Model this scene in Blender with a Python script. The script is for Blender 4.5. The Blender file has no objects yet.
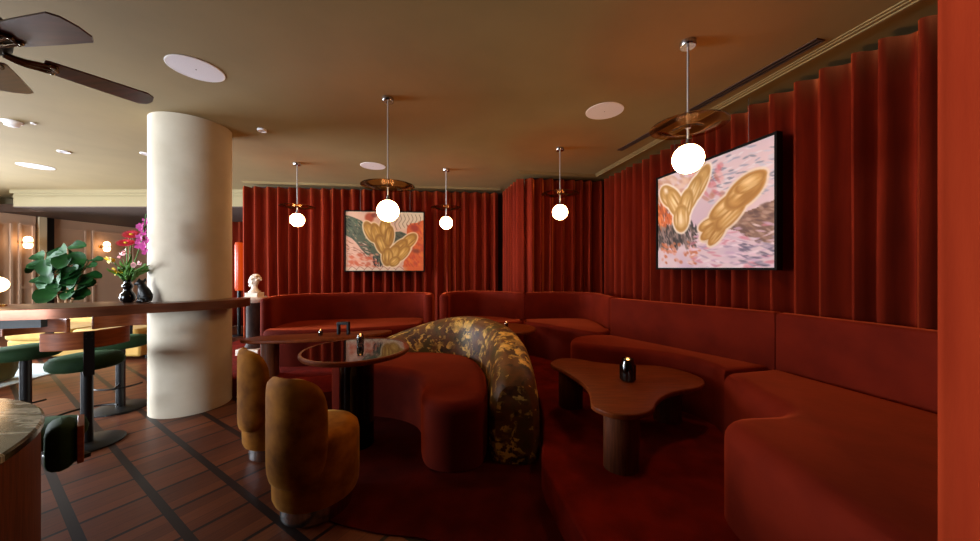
import bpy, math, random
import numpy as np
from mathutils import Vector, Matrix
R = random.Random(7)
PI = math.pi
sc = bpy.context.scene
COL = sc.collection

# ------------------------------------------------------------------ materials
def lin(c):
    o = []
    for x in c[:3]:
        x = x / 255.0
        o.append(x / 12.92 if x <= 0.04045 else ((x + 0.055) / 1.055) ** 2.4)
    return (o[0], o[1], o[2], 1.0)

def newmat(name):
    m = bpy.data.materials.new(name); m.use_nodes = True
    nt = m.node_tree
    return m, nt, nt.nodes['Principled BSDF']

def N(nt, typ, **kw):
    n = nt.nodes.new(typ)
    for k, v in kw.items():
        setattr(n, k, v)
    return n

def mixc(nt, a, b, fac):
    n = N(nt, 'ShaderNodeMix', data_type='RGBA')
    for sock, v in ((n.inputs[6], a), (n.inputs[7], b)):
        if hasattr(v, 'is_linked') or hasattr(v, 'links'):
            nt.links.new(v, sock)
        else:
            sock.default_value = v
    if isinstance(fac, (int, float)):
        n.inputs[0].default_value = fac
    else:
        nt.links.new(fac, n.inputs[0])
    return n.outputs[2]

def ramp(nt, val, stops):
    n = N(nt, 'ShaderNodeValToRGB')
    e = n.color_ramp.elements
    while len(e) < len(stops):
        e.new(0.5)
    for i, (p, c) in enumerate(stops):
        e[i].position = p; e[i].color = c
    nt.links.new(val, n.inputs[0])
    return n.outputs[0]

def M(name, c1, c2=None, rough=0.5, metal=0.0, scale=8.0, stretch=(1, 1, 1), bump=0.0, sheen=0.0, sheen_tint=None,
      coat=0.0, detail=3.0, bscale=None, spec=0.5):
    m, nt, b = newmat(name)
    b.inputs['Roughness'].default_value = rough
    b.inputs['Metallic'].default_value = metal
    b.inputs['Specular IOR Level'].default_value = spec
    tc = N(nt, 'ShaderNodeTexCoord')
    mp = N(nt, 'ShaderNodeMapping'); mp.inputs['Scale'].default_value = stretch
    nt.links.new(tc.outputs['Object'], mp.inputs[0])
    no = N(nt, 'ShaderNodeTexNoise'); no.inputs['Scale'].default_value = scale; no.inputs['Detail'].default_value = detail
    nt.links.new(mp.outputs[0], no.inputs['Vector'])
    if c2 is None:
        b.inputs['Base Color'].default_value = lin(c1)
    else:
        nt.links.new(ramp(nt, no.outputs[0], [(0.35, lin(c1)), (0.65, lin(c2))]), b.inputs['Base Color'])
    if bump:
        no2 = N(nt, 'ShaderNodeTexNoise'); no2.inputs['Scale'].default_value = bscale or scale * 4
        nt.links.new(mp.outputs[0], no2.inputs['Vector'])
        bp = N(nt, 'ShaderNodeBump'); bp.inputs['Strength'].default_value = bump; bp.inputs['Distance'].default_value = 0.01
        nt.links.new(no2.outputs[0], bp.inputs['Height'])
        nt.links.new(bp.outputs[0], b.inputs['Normal'])
    if sheen:
        b.inputs['Specular IOR Level'].default_value = 0.08
        b.inputs['Sheen Weight'].default_value = sheen
        b.inputs['Sheen Roughness'].default_value = 0.35
        b.inputs['Sheen Tint'].default_value = lin(sheen_tint or c1)
    if coat:
        b.inputs['Coat Weight'].default_value = coat
        b.inputs['Coat Roughness'].default_value = 0.12
    return m

def EM(name, col, strength, base=(255, 255, 255)):
    m, nt, b = newmat(name)
    b.inputs['Base Color'].default_value = lin(base)
    b.inputs['Emission Color'].default_value = lin(col)
    b.inputs['Emission Strength'].default_value = strength
    b.inputs['Roughness'].default_value = 0.3
    return m

def thin_glass(name, tint, refl=0.15, rough=0.03, ior=1.5):
    m = bpy.data.materials.new(name); m.use_nodes = True
    nt = m.node_tree; nt.nodes.clear()
    out = N(nt, 'ShaderNodeOutputMaterial'); mx = N(nt, 'ShaderNodeMixShader')
    tr = N(nt, 'ShaderNodeBsdfTransparent'); gl = N(nt, 'ShaderNodeBsdfGlossy')
    tr.inputs[0].default_value = lin(tint); gl.inputs['Roughness'].default_value = rough
    fr = N(nt, 'ShaderNodeFresnel'); fr.inputs[0].default_value = ior
    ad = N(nt, 'ShaderNodeMath', operation='ADD'); ad.inputs[1].default_value = refl
    nt.links.new(fr.outputs[0], ad.inputs[0]); nt.links.new(ad.outputs[0], mx.inputs[0])
    nt.links.new(tr.outputs[0], mx.inputs[1]); nt.links.new(gl.outputs[0], mx.inputs[2])
    nt.links.new(mx.outputs[0], out.inputs[0])
    return m

MT = {}
MT['ceil'] = M('ceiling_paint', (132, 111, 68), (137, 115, 71), rough=0.85, scale=3, bump=0.05, bscale=140)
MT['soffit'] = M('soffit_paint', (126, 111, 74), rough=0.8)
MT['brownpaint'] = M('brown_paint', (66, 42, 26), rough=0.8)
MT['panel'] = M('panel_paint', (196, 160, 132), rough=0.6)
MT['cream'] = M('cream_paint', (205, 185, 150), rough=0.7)
MT['darkwall'] = M('dark_wall', (60, 28, 20), rough=0.9)
MT['plaster'] = M('column_plaster', (186, 172, 150), (194, 181, 160), rough=0.8, scale=5, bump=0.06, bscale=60)
MT['curtain'] = M('rust_velvet_curtain', (98, 22, 7), (116, 30, 11), rough=0.85, scale=5, stretch=(3, 3, .35), sheen=1.0, sheen_tint=(248, 128, 72), bump=0.05, bscale=90)
MT['sofa'] = M('rust_velvet_upholstery', (86, 18, 6), (103, 25, 9), rough=0.85, scale=3.5, sheen=0.6, sheen_tint=(225, 90, 44), bump=0.08, bscale=30)
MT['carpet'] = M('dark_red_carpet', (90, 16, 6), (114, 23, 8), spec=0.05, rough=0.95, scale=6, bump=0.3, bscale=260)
MT['lit_curtain'] = M('lit_rust_velvet', (134, 38, 13), (152, 50, 20), rough=0.85, scale=5, stretch=(3, 3, .35), sheen=1.0, sheen_tint=(250, 140, 80), bump=0.05, bscale=90)  # curtain velvet made lighter and oranger, light painted into its colour
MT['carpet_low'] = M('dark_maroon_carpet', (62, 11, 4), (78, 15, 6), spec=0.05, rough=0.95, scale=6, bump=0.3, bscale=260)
MT['mustard'] = M('mustard_velvet', (116, 64, 8), (170, 106, 25), rough=0.8, scale=7, sheen=0.3, sheen_tint=(255, 200, 110), bump=0.06, bscale=40)
MT['yellow'] = M('yellow_fabric', (160, 122, 50), (172, 134, 62), rough=0.85, scale=5)
MT['green'] = M('green_velvet', (20, 36, 20), (30, 48, 27), rough=0.8, scale=8, sheen=0.25, sheen_tint=(90, 130, 80))
MT['olive'] = M('olive_fabric', (70, 70, 30), (85, 84, 40), rough=0.9)
MT['black'] = M('black_metal', (12, 11, 11), rough=0.42, spec=0.25)
MT['gloss_black'] = M('gloss_black', (8, 7, 7), rough=0.05, spec=0.35)
MT['chrome'] = M('brushed_steel', (200, 200, 200), (170, 170, 172), rough=0.22, metal=1.0, scale=60, stretch=(1, 1, .05))
MT['brass'] = M('brass', (190, 140, 60), rough=0.25, metal=1.0)
MT['bronze'] = M('dark_bronze', (104, 88, 70), rough=0.25, metal=1.0)
MT['rod'] = M('satin_rod', (190, 188, 184), rough=0.45, metal=0.6)
MT['white'] = M('white_plastic', (236, 232, 232), rough=0.5)
MT['grille'] = M('speaker_grille', (232, 228, 236), (222, 218, 228), rough=0.6, scale=300)
MT['walnut'] = M('walnut', (100, 42, 13), (122, 56, 20), spec=0.14, rough=0.42, scale=7, stretch=(1, 9, 1), bump=0.03)
MT['walnut_leg'] = M('walnut_upright_grain', (78, 38, 19), (102, 54, 30), spec=0.2, rough=0.5, scale=10, stretch=(9, 9, .6), bump=0.05)
MT['fanwood'] = M('fan_blade_wood', (66, 28, 24), (88, 40, 34), rough=0.33, scale=5, stretch=(1, 8, 1), coat=0.12)
MT['copper'] = M('copper_counter', (96, 54, 34), (116, 66, 42), rough=0.3, metal=0.55, scale=4, stretch=(1, 1, 6))
MT['rail'] = M('back_rail_wood', (112, 56, 26), (134, 70, 36), spec=0.2, rough=0.45, scale=8, stretch=(1, 1, 8))
MT['leaf'] = M('fig_leaf', (10, 46, 16), (26, 70, 28), spec=0.15, rough=0.55, scale=6)
MT['stem'] = M('green_stem', (70, 120, 40), (96, 146, 60), rough=0.6)
MT['bark'] = M('bark', (120, 90, 60), (150, 116, 84), rough=0.9, scale=20)
MT['gerbera'] = M('gerbera_petal', (206, 34, 58), (222, 60, 84), rough=0.6)
MT['orchid'] = M('orchid_petal', (170, 16, 112), (196, 40, 140), rough=0.6)
MT['yellowpetal'] = M('yellow_petal', (228, 190, 30), (240, 208, 60), rough=0.6)
MT['pinkpetal'] = M('pale_pink_petal', (226, 160, 160), (236, 190, 186), rough=0.6)
MT['bust'] = M('white_marble', (225, 208, 190), (205, 188, 170), rough=0.5, scale=30)
MT['darkmarble'] = M('veined_marble', (30, 18, 14), (62, 40, 33), spec=0.06, rough=0.5, scale=9, stretch=(1, 1, .5), detail=8)
MT['pot'] = M('pot_clay', (60, 52, 46), rough=0.6)
MT['rug'] = M('pale_rug', (170, 186, 192), (186, 200, 205), rough=0.95, scale=30)
MT['canvas_side'] = M('picture_frame_black', (12, 8, 7), rough=0.6, spec=0.1)
MT['globe'] = EM('lit_opal_globe', (255, 196, 132), 48.0)
MT['sconce'] = EM('lit_opal_sconce', (255, 206, 150), 9.0)
MT['tablelamp'] = EM('lit_table_globe', (255, 206, 150), 8.0)
MT['orange'] = EM('lit_orange_tube', (255, 84, 8), 0.5, (120, 40, 8))
MT['flame'] = EM('candle_glow', (255, 170, 90), 9.0)
MT['smoked'] = thin_glass('amber_smoked_glass', (236, 202, 160), 0.0, 0.12, 1.05)
MT['jarglass'] = thin_glass('dark_ribbed_glass', (40, 34, 34), 0.06, 0.1)
MT['clearglass'] = thin_glass('clear_candle_glass', (190, 185, 185), 0.08, 0.05)
MT['pane'] = thin_glass('window_pane', (250, 252, 254), -0.02, 0.02)

def tapestry_mat():
    m, nt, b = newmat('gold_tapestry_weave')
    b.inputs['Roughness'].default_value = 0.55
    tc = N(nt, 'ShaderNodeTexCoord')
    nz = N(nt, 'ShaderNodeTexNoise'); nz.inputs['Scale'].default_value = 5.5; nz.inputs['Detail'].default_value = 5
    nz2 = N(nt, 'ShaderNodeTexNoise'); nz2.inputs['Scale'].default_value = 13; nz2.inputs['Detail'].default_value = 4
    wv = N(nt, 'ShaderNodeTexVoronoi', feature='F1'); wv.inputs['Scale'].default_value = 9
    add = N(nt, 'ShaderNodeVectorMath', operation='ADD')
    sc_ = N(nt, 'ShaderNodeVectorMath', operation='SCALE'); sc_.inputs['Scale'].default_value = 0.16
    nt.links.new(tc.outputs['Object'], nz.inputs['Vector']); nt.links.new(tc.outputs['Object'], nz2.inputs['Vector'])
    nt.links.new(nz2.outputs['Color'], sc_.inputs[0])
    nt.links.new(tc.outputs['Object'], add.inputs[0]); nt.links.new(sc_.outputs[0], add.inputs[1])
    nt.links.new(add.outputs[0], wv.inputs['Vector'])
    base = ramp(nt, nz.outputs[0], [(0.36, lin((48, 30, 14))), (0.5, lin((110, 66, 26))), (0.64, lin((84, 70, 26)))])
    ln = N(nt, 'ShaderNodeTexNoise'); ln.inputs['Scale'].default_value = 6.5; ln.inputs['Detail'].default_value = 2; ln.inputs['Distortion'].default_value = 1.6
    nt.links.new(add.outputs[0], ln.inputs['Vector'])
    leaf = ramp(nt, ln.outputs[0], [(0.54, (0, 0, 0, 1)), (0.59, (1, 1, 1, 1))])
    lv = ramp(nt, nz2.outputs[0], [(0.36, (0.1, 0.1, 0.1, 1)), (0.6, (1, 1, 1, 1))])
    mul = N(nt, 'ShaderNodeMath', operation='MULTIPLY'); nt.links.new(leaf, mul.inputs[0]); nt.links.new(lv, mul.inputs[1])
    c = mixc(nt, base, lin((244, 200, 100)), mul.outputs[0])
    dk = ramp(nt, wv.outputs['Distance'], [(0.10, (1, 1, 1, 1)), (0.26, (0, 0, 0, 1))])
    dkm = N(nt, 'ShaderNodeMath', operation='MULTIPLY'); nt.links.new(dk, dkm.inputs[0]); dkm.inputs[1].default_value = 0.7
    c = mixc(nt, c, lin((26, 18, 10)), dkm.outputs[0])
    nt.links.new(c, b.inputs['Base Color'])
    fine = N(nt, 'ShaderNodeTexNoise'); fine.inputs['Scale'].default_value = 160
    nt.links.new(tc.outputs['Object'], fine.inputs['Vector'])
    bp = N(nt, 'ShaderNodeBump'); bp.inputs['Strength'].default_value = 0.25; bp.inputs['Distance'].default_value = 0.004
    nt.links.new(fine.outputs[0], bp.inputs['Height']); nt.links.new(bp.outputs[0], b.inputs['Normal'])
    return m
MT['tapestry'] = tapestry_mat()

def marble_mat():
    m, nt, b = newmat('dark_green_marble')
    b.inputs['Roughness'].default_value = 0.16; b.inputs['Specular IOR Level'].default_value = 0.15
    tc = N(nt, 'ShaderNodeTexCoord')
    mp = N(nt, 'ShaderNodeMapping'); mp.inputs['Rotation'].default_value = (0, 0, 0.45); mp.inputs['Scale'].default_value = (2.2, 11, 1)
    nt.links.new(tc.outputs['Object'], mp.inputs[0])
    nz = N(nt, 'ShaderNodeTexNoise'); nz.inputs['Scale'].default_value = 2.0; nz.inputs['Detail'].default_value = 9; nz.inputs['Distortion'].default_value = 0.8
    nt.links.new(mp.outputs[0], nz.inputs['Vector'])
    c = ramp(nt, nz.outputs[0], [(0.40, lin((22, 30, 28))), (0.54, lin((40, 50, 48))), (0.60, lin((170, 174, 168))), (0.66, lin((40, 48, 46)))])
    nt.links.new(c, b.inputs['Base Color'])
    return m
MT['marble'] = marble_mat()

def floor_mat():
    m, nt, b = newmat('parquet_with_dark_strips')
    geo = N(nt, 'ShaderNodeNewGeometry')
    def dot(vec):
        d = N(nt, 'ShaderNodeVectorMath', operation='DOT_PRODUCT'); d.inputs[1].default_value = vec
        nt.links.new(geo.outputs['Position'], d.inputs[0]); return d.outputs['Value']
    def mth(op, a, bb=None):
        n = N(nt, 'ShaderNodeMath', operation=op)
        for i, v in enumerate((a, bb)):
            if v is None: continue
            if isinstance(v, (int, float)): n.inputs[i].default_value = v
            else: nt.links.new(v, n.inputs[i])
        return n.outputs[0]
    n_ = dot((.53, .848, 0)); u_ = dot((.848, -.53, 0))
    def cell(v, off, per):
        t = mth('DIVIDE', mth('SUBTRACT', v, off), per)
        fr = mth('FRACT', mth('ADD', t, 0.5))
        return mth('MULTIPLY', mth('ABSOLUTE', mth('SUBTRACT', fr, 0.5)), per), mth('FLOOR', t)
    dn, cn = cell(n_, .309, .294); du, cu = cell(u_, -3.05, .288)
    wide = mth('LESS_THAN', dn, .0175); thin = mth('LESS_THAN', du, .011)
    strip = mth('MAXIMUM', wide, thin)
    hair = mth('LESS_THAN', mth('ABSOLUTE', mth('SUBTRACT', dn, .0185)), .0018)
    sub = mth('FLOOR', mth('DIVIDE', mth('ADD', u_, 3.05), .096)); seam = mth('LESS_THAN', mth('ABSOLUTE', mth('SUBTRACT', mth('FRACT', mth('DIVIDE', mth('ADD', u_, 3.05), .096)), .5)), .485)
    cx = N(nt, 'ShaderNodeCombineXYZ')
    nt.links.new(cn, cx.inputs[0]); nt.links.new(cu, cx.inputs[1]); nt.links.new(sub, cx.inputs[2])
    wn = N(nt, 'ShaderNodeTexWhiteNoise'); nt.links.new(cx.outputs[0], wn.inputs['Vector'])
    gv = N(nt, 'ShaderNodeCombineXYZ')
    nt.links.new(mth('MULTIPLY', n_, 7.0), gv.inputs[0]); nt.links.new(mth('MULTIPLY', u_, 80.0), gv.inputs[1]); nt.links.new(cn, gv.inputs[2])
    nz = N(nt, 'ShaderNodeTexNoise'); nz.inputs['Scale'].default_value = 1.0; nz.inputs['Detail'].default_value = 4
    nt.links.new(gv.outputs[0], nz.inputs['Vector'])
    v = mth('ADD', mth('MULTIPLY', wn.outputs['Value'], 0.4), mth('MULTIPLY', nz.outputs[0], 0.5))
    plank = ramp(nt, v, [(0.2, lin((74, 36, 20))), (0.8, lin((112, 60, 33)))])
    plank = mixc(nt, lin((66, 34, 22)), plank, seam)
    c = mixc(nt, plank, lin((30, 18, 16)), strip)
    c = mixc(nt, c, lin((22, 14, 12)), hair)
    nt.links.new(c, b.inputs['Base Color'])
    b.inputs['Roughness'].default_value = 0.38; b.inputs['Specular IOR Level'].default_value = 0.17
    return m
MT['floor'] = floor_mat()

# ------------------------------------------------------------------ geometry
class G:
    def __init__(s): s.v = []; s.f = []; s.m = []
    def add(s, vs, fs, mi=0):
        o = len(s.v); s.v += [tuple(p) for p in vs]
        for f in fs: s.f.append(tuple(i + o for i in f)); s.m.append(mi)
        return s
    def box(s, c, sz, rz=0.0, mi=0, rot=None):
        hx, hy, hz = sz[0] / 2, sz[1] / 2, sz[2] / 2
        mt = rot if rot is not None else Matrix.Rotation(rz, 3, 'Z')
        vs = [Vector(c) + mt @ Vector((x, y, z)) for z in (-hz, hz) for x, y in ((-hx, -hy), (hx, -hy), (hx, hy), (-hx, hy))]
        return s.add(vs, [(3, 2, 1, 0), (4, 5, 6, 7), (0, 1, 5, 4), (1, 2, 6, 5), (2, 3, 7, 6), (3, 0, 4, 7)], mi)
    def lathe(s, prof, c=(0, 0, 0), seg=40, sx=1.0, sy=1.0, mi=0):
        vs = []; fs = []
        n = len(prof)
        for r, z in prof:
            for k in range(seg):
                a = 2 * PI * k / seg
                vs.append((c[0] + r * sx * math.cos(a), c[1] + r * sy * math.sin(a), c[2] + z))
        for i in range(n - 1):
            for k in range(seg):
                k2 = (k + 1) % seg
                fs.append((i * seg + k, i * seg + k2, (i + 1) * seg + k2, (i + 1) * seg + k))
        if prof[0][0] > 1e-5: fs.append(tuple(reversed(range(seg))))
        if prof[-1][0] > 1e-5: fs.append(tuple((n - 1) * seg + k for k in range(seg)))
        return s.add(vs, fs, mi)
    def cyl(s, c, r, h, seg=32, bev=0.0, **kw):
        if bev: p = [(r - bev, 0), (r, bev), (r, h - bev), (r - bev, h)]
        else: p = [(r, 0), (r, h)]
        return s.lathe(p, c, seg, **kw)
    def sphere(s, c, r, seg=24, rings=14, sc3=(1, 1, 1), rot=None, mi=0):
        vs = [(0, 0, -1)]; fs = []
        for i in range(1, rings):
            t = -PI / 2 + PI * i / rings
            for k in range(seg):
                a = 2 * PI * k / seg
                vs.append((math.cos(t) * math.cos(a), math.cos(t) * math.sin(a), math.sin(t)))
        vs.append((0, 0, 1))
        for k in range(seg):
            fs.append((0, 1 + (k + 1) % seg, 1 + k))
        for i in range(rings - 2):
            for k in range(seg):
                a = 1 + i * seg + k; b = 1 + i * seg + (k + 1) % seg
                fs.append((a, b, b + seg, a + seg))
        top = len(vs) - 1; o = 1 + (rings - 2) * seg
        for k in range(seg): fs.append((o + k, o + (k + 1) % seg, top))
        out = []
        for p in vs:
            q = Vector((p[0] * r * sc3[0], p[1] * r * sc3[1], p[2] * r * sc3[2]))
            if rot is not None: q = rot @ q
            out.append(Vector(c) + q)
        return s.add(out, fs, mi)
    def tube(s, pts, rad, seg=10, closed=False, mi=0):
        pts = [Vector(p) for p in pts]; n = len(pts)
        rs = rad if isinstance(rad, (list, tuple)) else [rad] * n
        vs = []; fs = []; up = None
        for i, p in enumerate(pts):
            if closed: t = (pts[(i + 1) % n] - pts[i - 1])
            else: t = pts[min(i + 1, n - 1)] - pts[max(i - 1, 0)]
            t.normalize()
            if up is None:
                up = Vector((0, 0, 1)) if abs(t.z) < 0.9 else Vector((1, 0, 0))
            x = up - t * up.dot(t); x.normalize(); up = x; y = t.cross(x)
            for k in range(seg):
                a = 2 * PI * k / seg
                vs.append(p + (x * math.cos(a) + y * math.sin(a)) * rs[i])
        m = n if closed else n - 1
        for i in range(m):
            for k in range(seg):
                a = i * seg + k; b = i * seg + (k + 1) % seg; j = ((i + 1) % n) * seg
                fs.append((a, b, j + (k + 1) % seg, j + k))
        if not closed:
            fs.append(tuple(reversed(range(seg)))); fs.append(tuple((n - 1) * seg + k for k in range(seg)))
        return s.add(vs, fs, mi)
    def prism(s, out, z0, z1, r=0.0, rb=0.0, steps=6, mi=0):
        out = [Vector((p[0], p[1])) for p in out]
        ar = sum(out[i].x * out[(i + 1) % len(out)].y - out[(i + 1) % len(out)].x * out[i].y for i in range(len(out)))
        if ar < 0: out.reverse()
        n = len(out); nr = []
        for i in range(n):
            e1 = (out[i] - out[i - 1]).normalized(); e2 = (out[(i + 1) % n] - out[i]).normalized()
            n1 = Vector((e1.y, -e1.x)); n2 = Vector((e2.y, -e2.x))
            b = n1 + n2
            if b.length < 1e-6: b = n1.copy()
            b.normalize(); k = max(0.5, b.dot(n1)); nr.append(b / k)
        rings = []
        if rb:
            for j in range(steps): a = PI / 2 * j / steps; rings.append((z0 + rb * (1 - math.sin(a)), rb * (1 - math.cos(a)) ))
            rings = [(z0 + rb * (1 - math.cos(PI / 2 * j / steps)), rb * (1 - math.sin(PI / 2 * j / steps))) for j in range(steps)]
            rings.append((z0 + rb, 0))
        else: rings.append((z0, 0))
        if r:
            for j in range(steps + 1):
                a = PI / 2 * j / steps; rings.append((z1 - r + r * math.sin(a), r * (1 - math.cos(a))))
        else: rings.append((z1, 0))
        vs = []; fs = []
        for z, ins in rings:
            for p, q in zip(out, nr):
                w = p - q * ins; vs.append((w.x, w.y, z))
        for i in range(len(rings) - 1):
            for k in range(n):
                k2 = (k + 1) % n
                fs.append((i * n + k, i * n + k2, (i + 1) * n + k2, (i + 1) * n + k))
        fs.append(tuple(reversed(range(n)))); fs.append(tuple((len(rings) - 1) * n + k for k in range(n)))
        return s.add(vs, fs, mi)

def spl(pts, sub=8, closed=False):
    p = [Vector(q) for q in pts]; n = len(p); out = []
    rng = range(n) if closed else range(n - 1)
    for i in rng:
        if closed: a, b, c, d = p[i - 1], p[i], p[(i + 1) % n], p[(i + 2) % n]
        else:
            a = p[i - 1] if i > 0 else p[0] * 2 - p[1]
            b, c = p[i], p[i + 1]
            d = p[i + 2] if i + 2 < n else p[-1] * 2 - p[-2]
        for k in range(sub):
            t = k / sub
            out.append(0.5 * ((2 * b) + (c - a) * t + (2 * a - 5 * b + 4 * c - d) * t * t + (3 * b - a - 3 * c + d) * t ** 3))
    if not closed: out.append(p[-1].copy())
    return out

def strip_outline(front, t, round_end=(True, True), n0=None, n1=None):
    """Outline of a wall of thickness t standing along a front line, grown to its left-hand side."""
    f = [Vector(p) for p in front]; n = len(f); back = []; nm = []
    for i in range(n):
        e = (f[min(i + 1, n - 1)] - f[max(i - 1, 0)]).normalized()
        nm.append(Vector((-e.y, e.x)))
    if n0: nm[0] = Vector(n0)
    if n1: nm[-1] = Vector(n1)
    back = [f[i] + nm[i] * t for i in range(n)]
    def cap(a, b, outdir):
        c = (a + b) / 2; r = (a - b).length / 2; u = (a - b).normalized(); o = []
        for k in range(1, 8):
            an = PI * k / 8
            o.append(c + u * r * math.cos(an) + outdir * r * 0.75 * math.sin(an))
        return o
    e0 = (f[0] - f[1]).normalized(); e1 = (f[-1] - f[-2]).normalized()
    out = list(f)
    if round_end[1]: out += cap(f[-1], back[-1], e1)
    out += back[::-1]
    if round_end[0]: out += cap(back[0], f[0], e0)
    return out

def link(name, g, mat, parent=None, smooth=True, bevel=0.0, ang=40, origin=None, mods=None):
    me = bpy.data.meshes.new(name)
    off = Vector((0, 0, 0))
    if parent is not None:
        q = parent
        while q is not None: off = off + Vector(q.location); q = q.parent
    elif origin is not None: off = Vector(origin)
    me.from_pydata([tuple(Vector(p) - off) for p in g.v], [], g.f)
    mats = mat if isinstance(mat, (list, tuple)) else [mat]
    for m in mats: me.materials.append(m)
    if len(mats) > 1: me.polygons.foreach_set('material_index', g.m)
    if smooth:
        me.polygons.foreach_set('use_smooth', [True] * len(me.polygons))
        me.set_sharp_from_angle(angle=math.radians(ang))
    me.update()
    o = bpy.data.objects.new(name, me); COL.objects.link(o)
    if parent is not None: o.parent = parent
    elif origin is not None: o.location = origin
    if bevel:
        b = o.modifiers.new('soft_edges', 'BEVEL'); b.width = bevel; b.segments = 3; b.limit_method = 'ANGLE'
    return o

def tag(o, label, cat, group=None):
    o['label'] = label; o['category'] = cat
    if group: o['group'] = group
    return o
def thing(name, label, cat, loc=(0, 0, 0), group=None):
    o = bpy.data.objects.new(name, None); COL.objects.link(o); o.location = loc
    o.empty_display_size = 0.1
    return tag(o, label, cat, group)
def struct(name, g, mat, **kw):
    o = link(name, g, mat, **kw); o['kind'] = 'structure'; return o
def dup(root, loc, rz=0.0, label=None):
    r = root.copy(); COL.objects.link(r); r.location = loc; r.rotation_euler = (0, 0, rz)
    if label: r['label'] = label
    for ch in list(root.children):
        c = ch.copy(); COL.objects.link(c); c.parent = r
        for gch in list(ch.children):
            d = gch.copy(); COL.objects.link(d); d.parent = c
    return r

HC = 2.75           # ceiling height
PZ = 0.19           # raised platform
# ------------------------------------------------------------------ room shell
struct('floor', G().box((-3.0, 3.2, -0.05), (14.2, 13.2, 0.1)), MT['floor'], smooth=False)
struct('ceiling', G().box((-3.0, 3.2, HC + 0.05), (14.2, 13.2, 0.1)), MT['ceil'], smooth=False)
plat = spl([(.47, -1.0), (.445, .6), (.425, 1.2), (.405, 1.4), (.345, 1.75), (.315, 2.0), (.37, 2.3), (.43, 2.7), (.41, 3.2), (.2, 3.66), (-.2, 3.92), (-.7, 4.05),
            (-1.2, 3.86), (-1.7, 3.6), (-2.2, 3.46), (-2.8, 3.5), (-3.35, 3.85), (-3.9, 4.6), (-4.1, 5.5)], 8) + \
       [Vector((-4.1, 5.66)), Vector((.3, 6.15)), Vector((.55, 5.1)), Vector((1.85, 5.35)), Vector((2.92, -1.0))]
struct('floor_platform', G().prism(plat, 0.0, PZ, r=0.02), MT['carpet'])

# walls behind the curtains and round the rest of the room
def wall(name, a, b, mat, z0=0, z1=HC, t=0.12, side=1):
    a = Vector(a); b = Vector(b); e = (b - a).normalized(); n = Vector((-e.y, e.x)) * t * side
    return struct(name, G().prism([a, b, b + n, a + n], z0, z1), mat, smooth=False)
wall('wall_back', (-4.08, 5.66), (.42, 6.19), MT['darkwall'])
wall('wall_back_return', (.42, 6.17), (.62, 5.12), MT['darkwall'])
wall('wall_back_middle', (.62, 5.12), (2.0, 5.36), MT['darkwall'])
wall('wall_right', (1.93, 5.36), (3.54, -3.2), MT['darkwall'])
wall('wall_side', (-4.08, 5.70), (-4.3, 9.6), MT['darkwall'], side=-1)
wall('wall_back_left', (-10.0, 9.55), (-4.3, 9.55), MT['panel'])
# panelled wall with mouldings and a broad window in it, outside the photo
G1 = G()
G1.box((-9.75, 8.2, 1.22), (.12, 2.9, 2.44)); G1.box((-9.65, 6.66, 1.22), (.12, .62, 2.44))
struct('wall_left_panelled', G1, MT['panel'], smooth=False)
G2 = G()
G2.box((-9.75, 8.0, (2.44 + HC) / 2), (.14, 3.3, HC - 2.44))
G2.box((-9.66, 6.36, HC / 2), (.14, .1, HC)); 
struct('wall_left_upper', G2, MT['cream'], smooth=False)
def framed(y0, y1, x, z0=.15, z1=2.25):
    g = G(); w = .035
    for yy in (y0, y1): g.box((x, yy, (z0 + z1) / 2), (.03, w, z1 - z0))
    for zz in (z0, z1, .95): g.box((x, (y0 + y1) / 2, zz), (.028, y1 - y0, w))
    return g
k = 1
for y0, y1, x in ((6.42, 6.60, -9.575), (6.72, 6.92, -9.575), (7.3, 7.9, -9.68), (8.05, 8.85, -9.68), (8.95, 9.45, -9.68)):
    struct('trim_%d' % k, framed(y0, y1, x), MT['panel'], smooth=False); k += 1
struct('trim_6', G().box((-9.66, 7.21, 1.22), (.1, .14, 2.44)), MT['black'], smooth=False)
struct('trim_7', G().box((-9.62, 7.07, 1.22), (.1, .12, 2.44)), MT['cream'], smooth=False)
wl = G()
wl.box((-9.75, -2.95, HC / 2), (.12, .5, HC)); wl.box((-9.75, .9, HC / 2), (.12, .6, HC)); wl.box((-9.75, -1.05, .2), (.12, 3.3, .4)); wl.box((-9.75, -1.05, 2.68), (.12, 3.3, .14)); wl.box((-9.75, 5.95, HC / 2), (.12, .9, HC))
wl.box((-9.75, 3.35, .2), (.12, 4.3, .4)); wl.box((-9.75, 3.35, 2.68), (.12, 4.3, .14))
struct('wall_left', wl, MT['cream'], smooth=False)
wf = G().box((-9.5, -3.2, HC / 2), (.8, .12, HC)); wf.box((-.2, -3.2, HC / 2), (7.8, .12, HC))
wf.box((-6.6, -3.2, .2), (5.0, .12, .4)); wf.box((-6.6, -3.2, 2.68), (5.0, .12, .14))
struct('wall_front', wf, MT['darkwall'], smooth=False)
def window(name, a, b, z0, z1, n):
    a = Vector(a); b = Vector(b); L = (b - a).length; e = (b - a) / L; rz = math.atan2(e.y, e.x)
    g = G()
    for i in range(n + 1):
        p = a + e * L * i / n; g.box((p.x, p.y, (z0 + z1) / 2), (.05, .07, z1 - z0), rz)
    for z in (z0 + .025, z1 - .025):
        c = (a + b) / 2; g.box((c.x, c.y, z), (L, .07, .05), rz)
    w = struct(name, g, MT['black'], smooth=False)
    c = (a + b) / 2
    p = link('pane', G().box((c.x, c.y, (z0 + z1) / 2), (L, .008, z1 - z0), rz), MT['pane'], parent=w, smooth=False)
    return w
window('window_1', (-9.75, 1.2), (-9.75, 5.5), .4, 2.61, 4)
window('window_2', (-9.75, -2.7), (-9.75, .6), .4, 2.61, 3)
window('window_3', (-9.1, -3.2), (-4.1, -3.2), .4, 2.61, 4)
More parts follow.
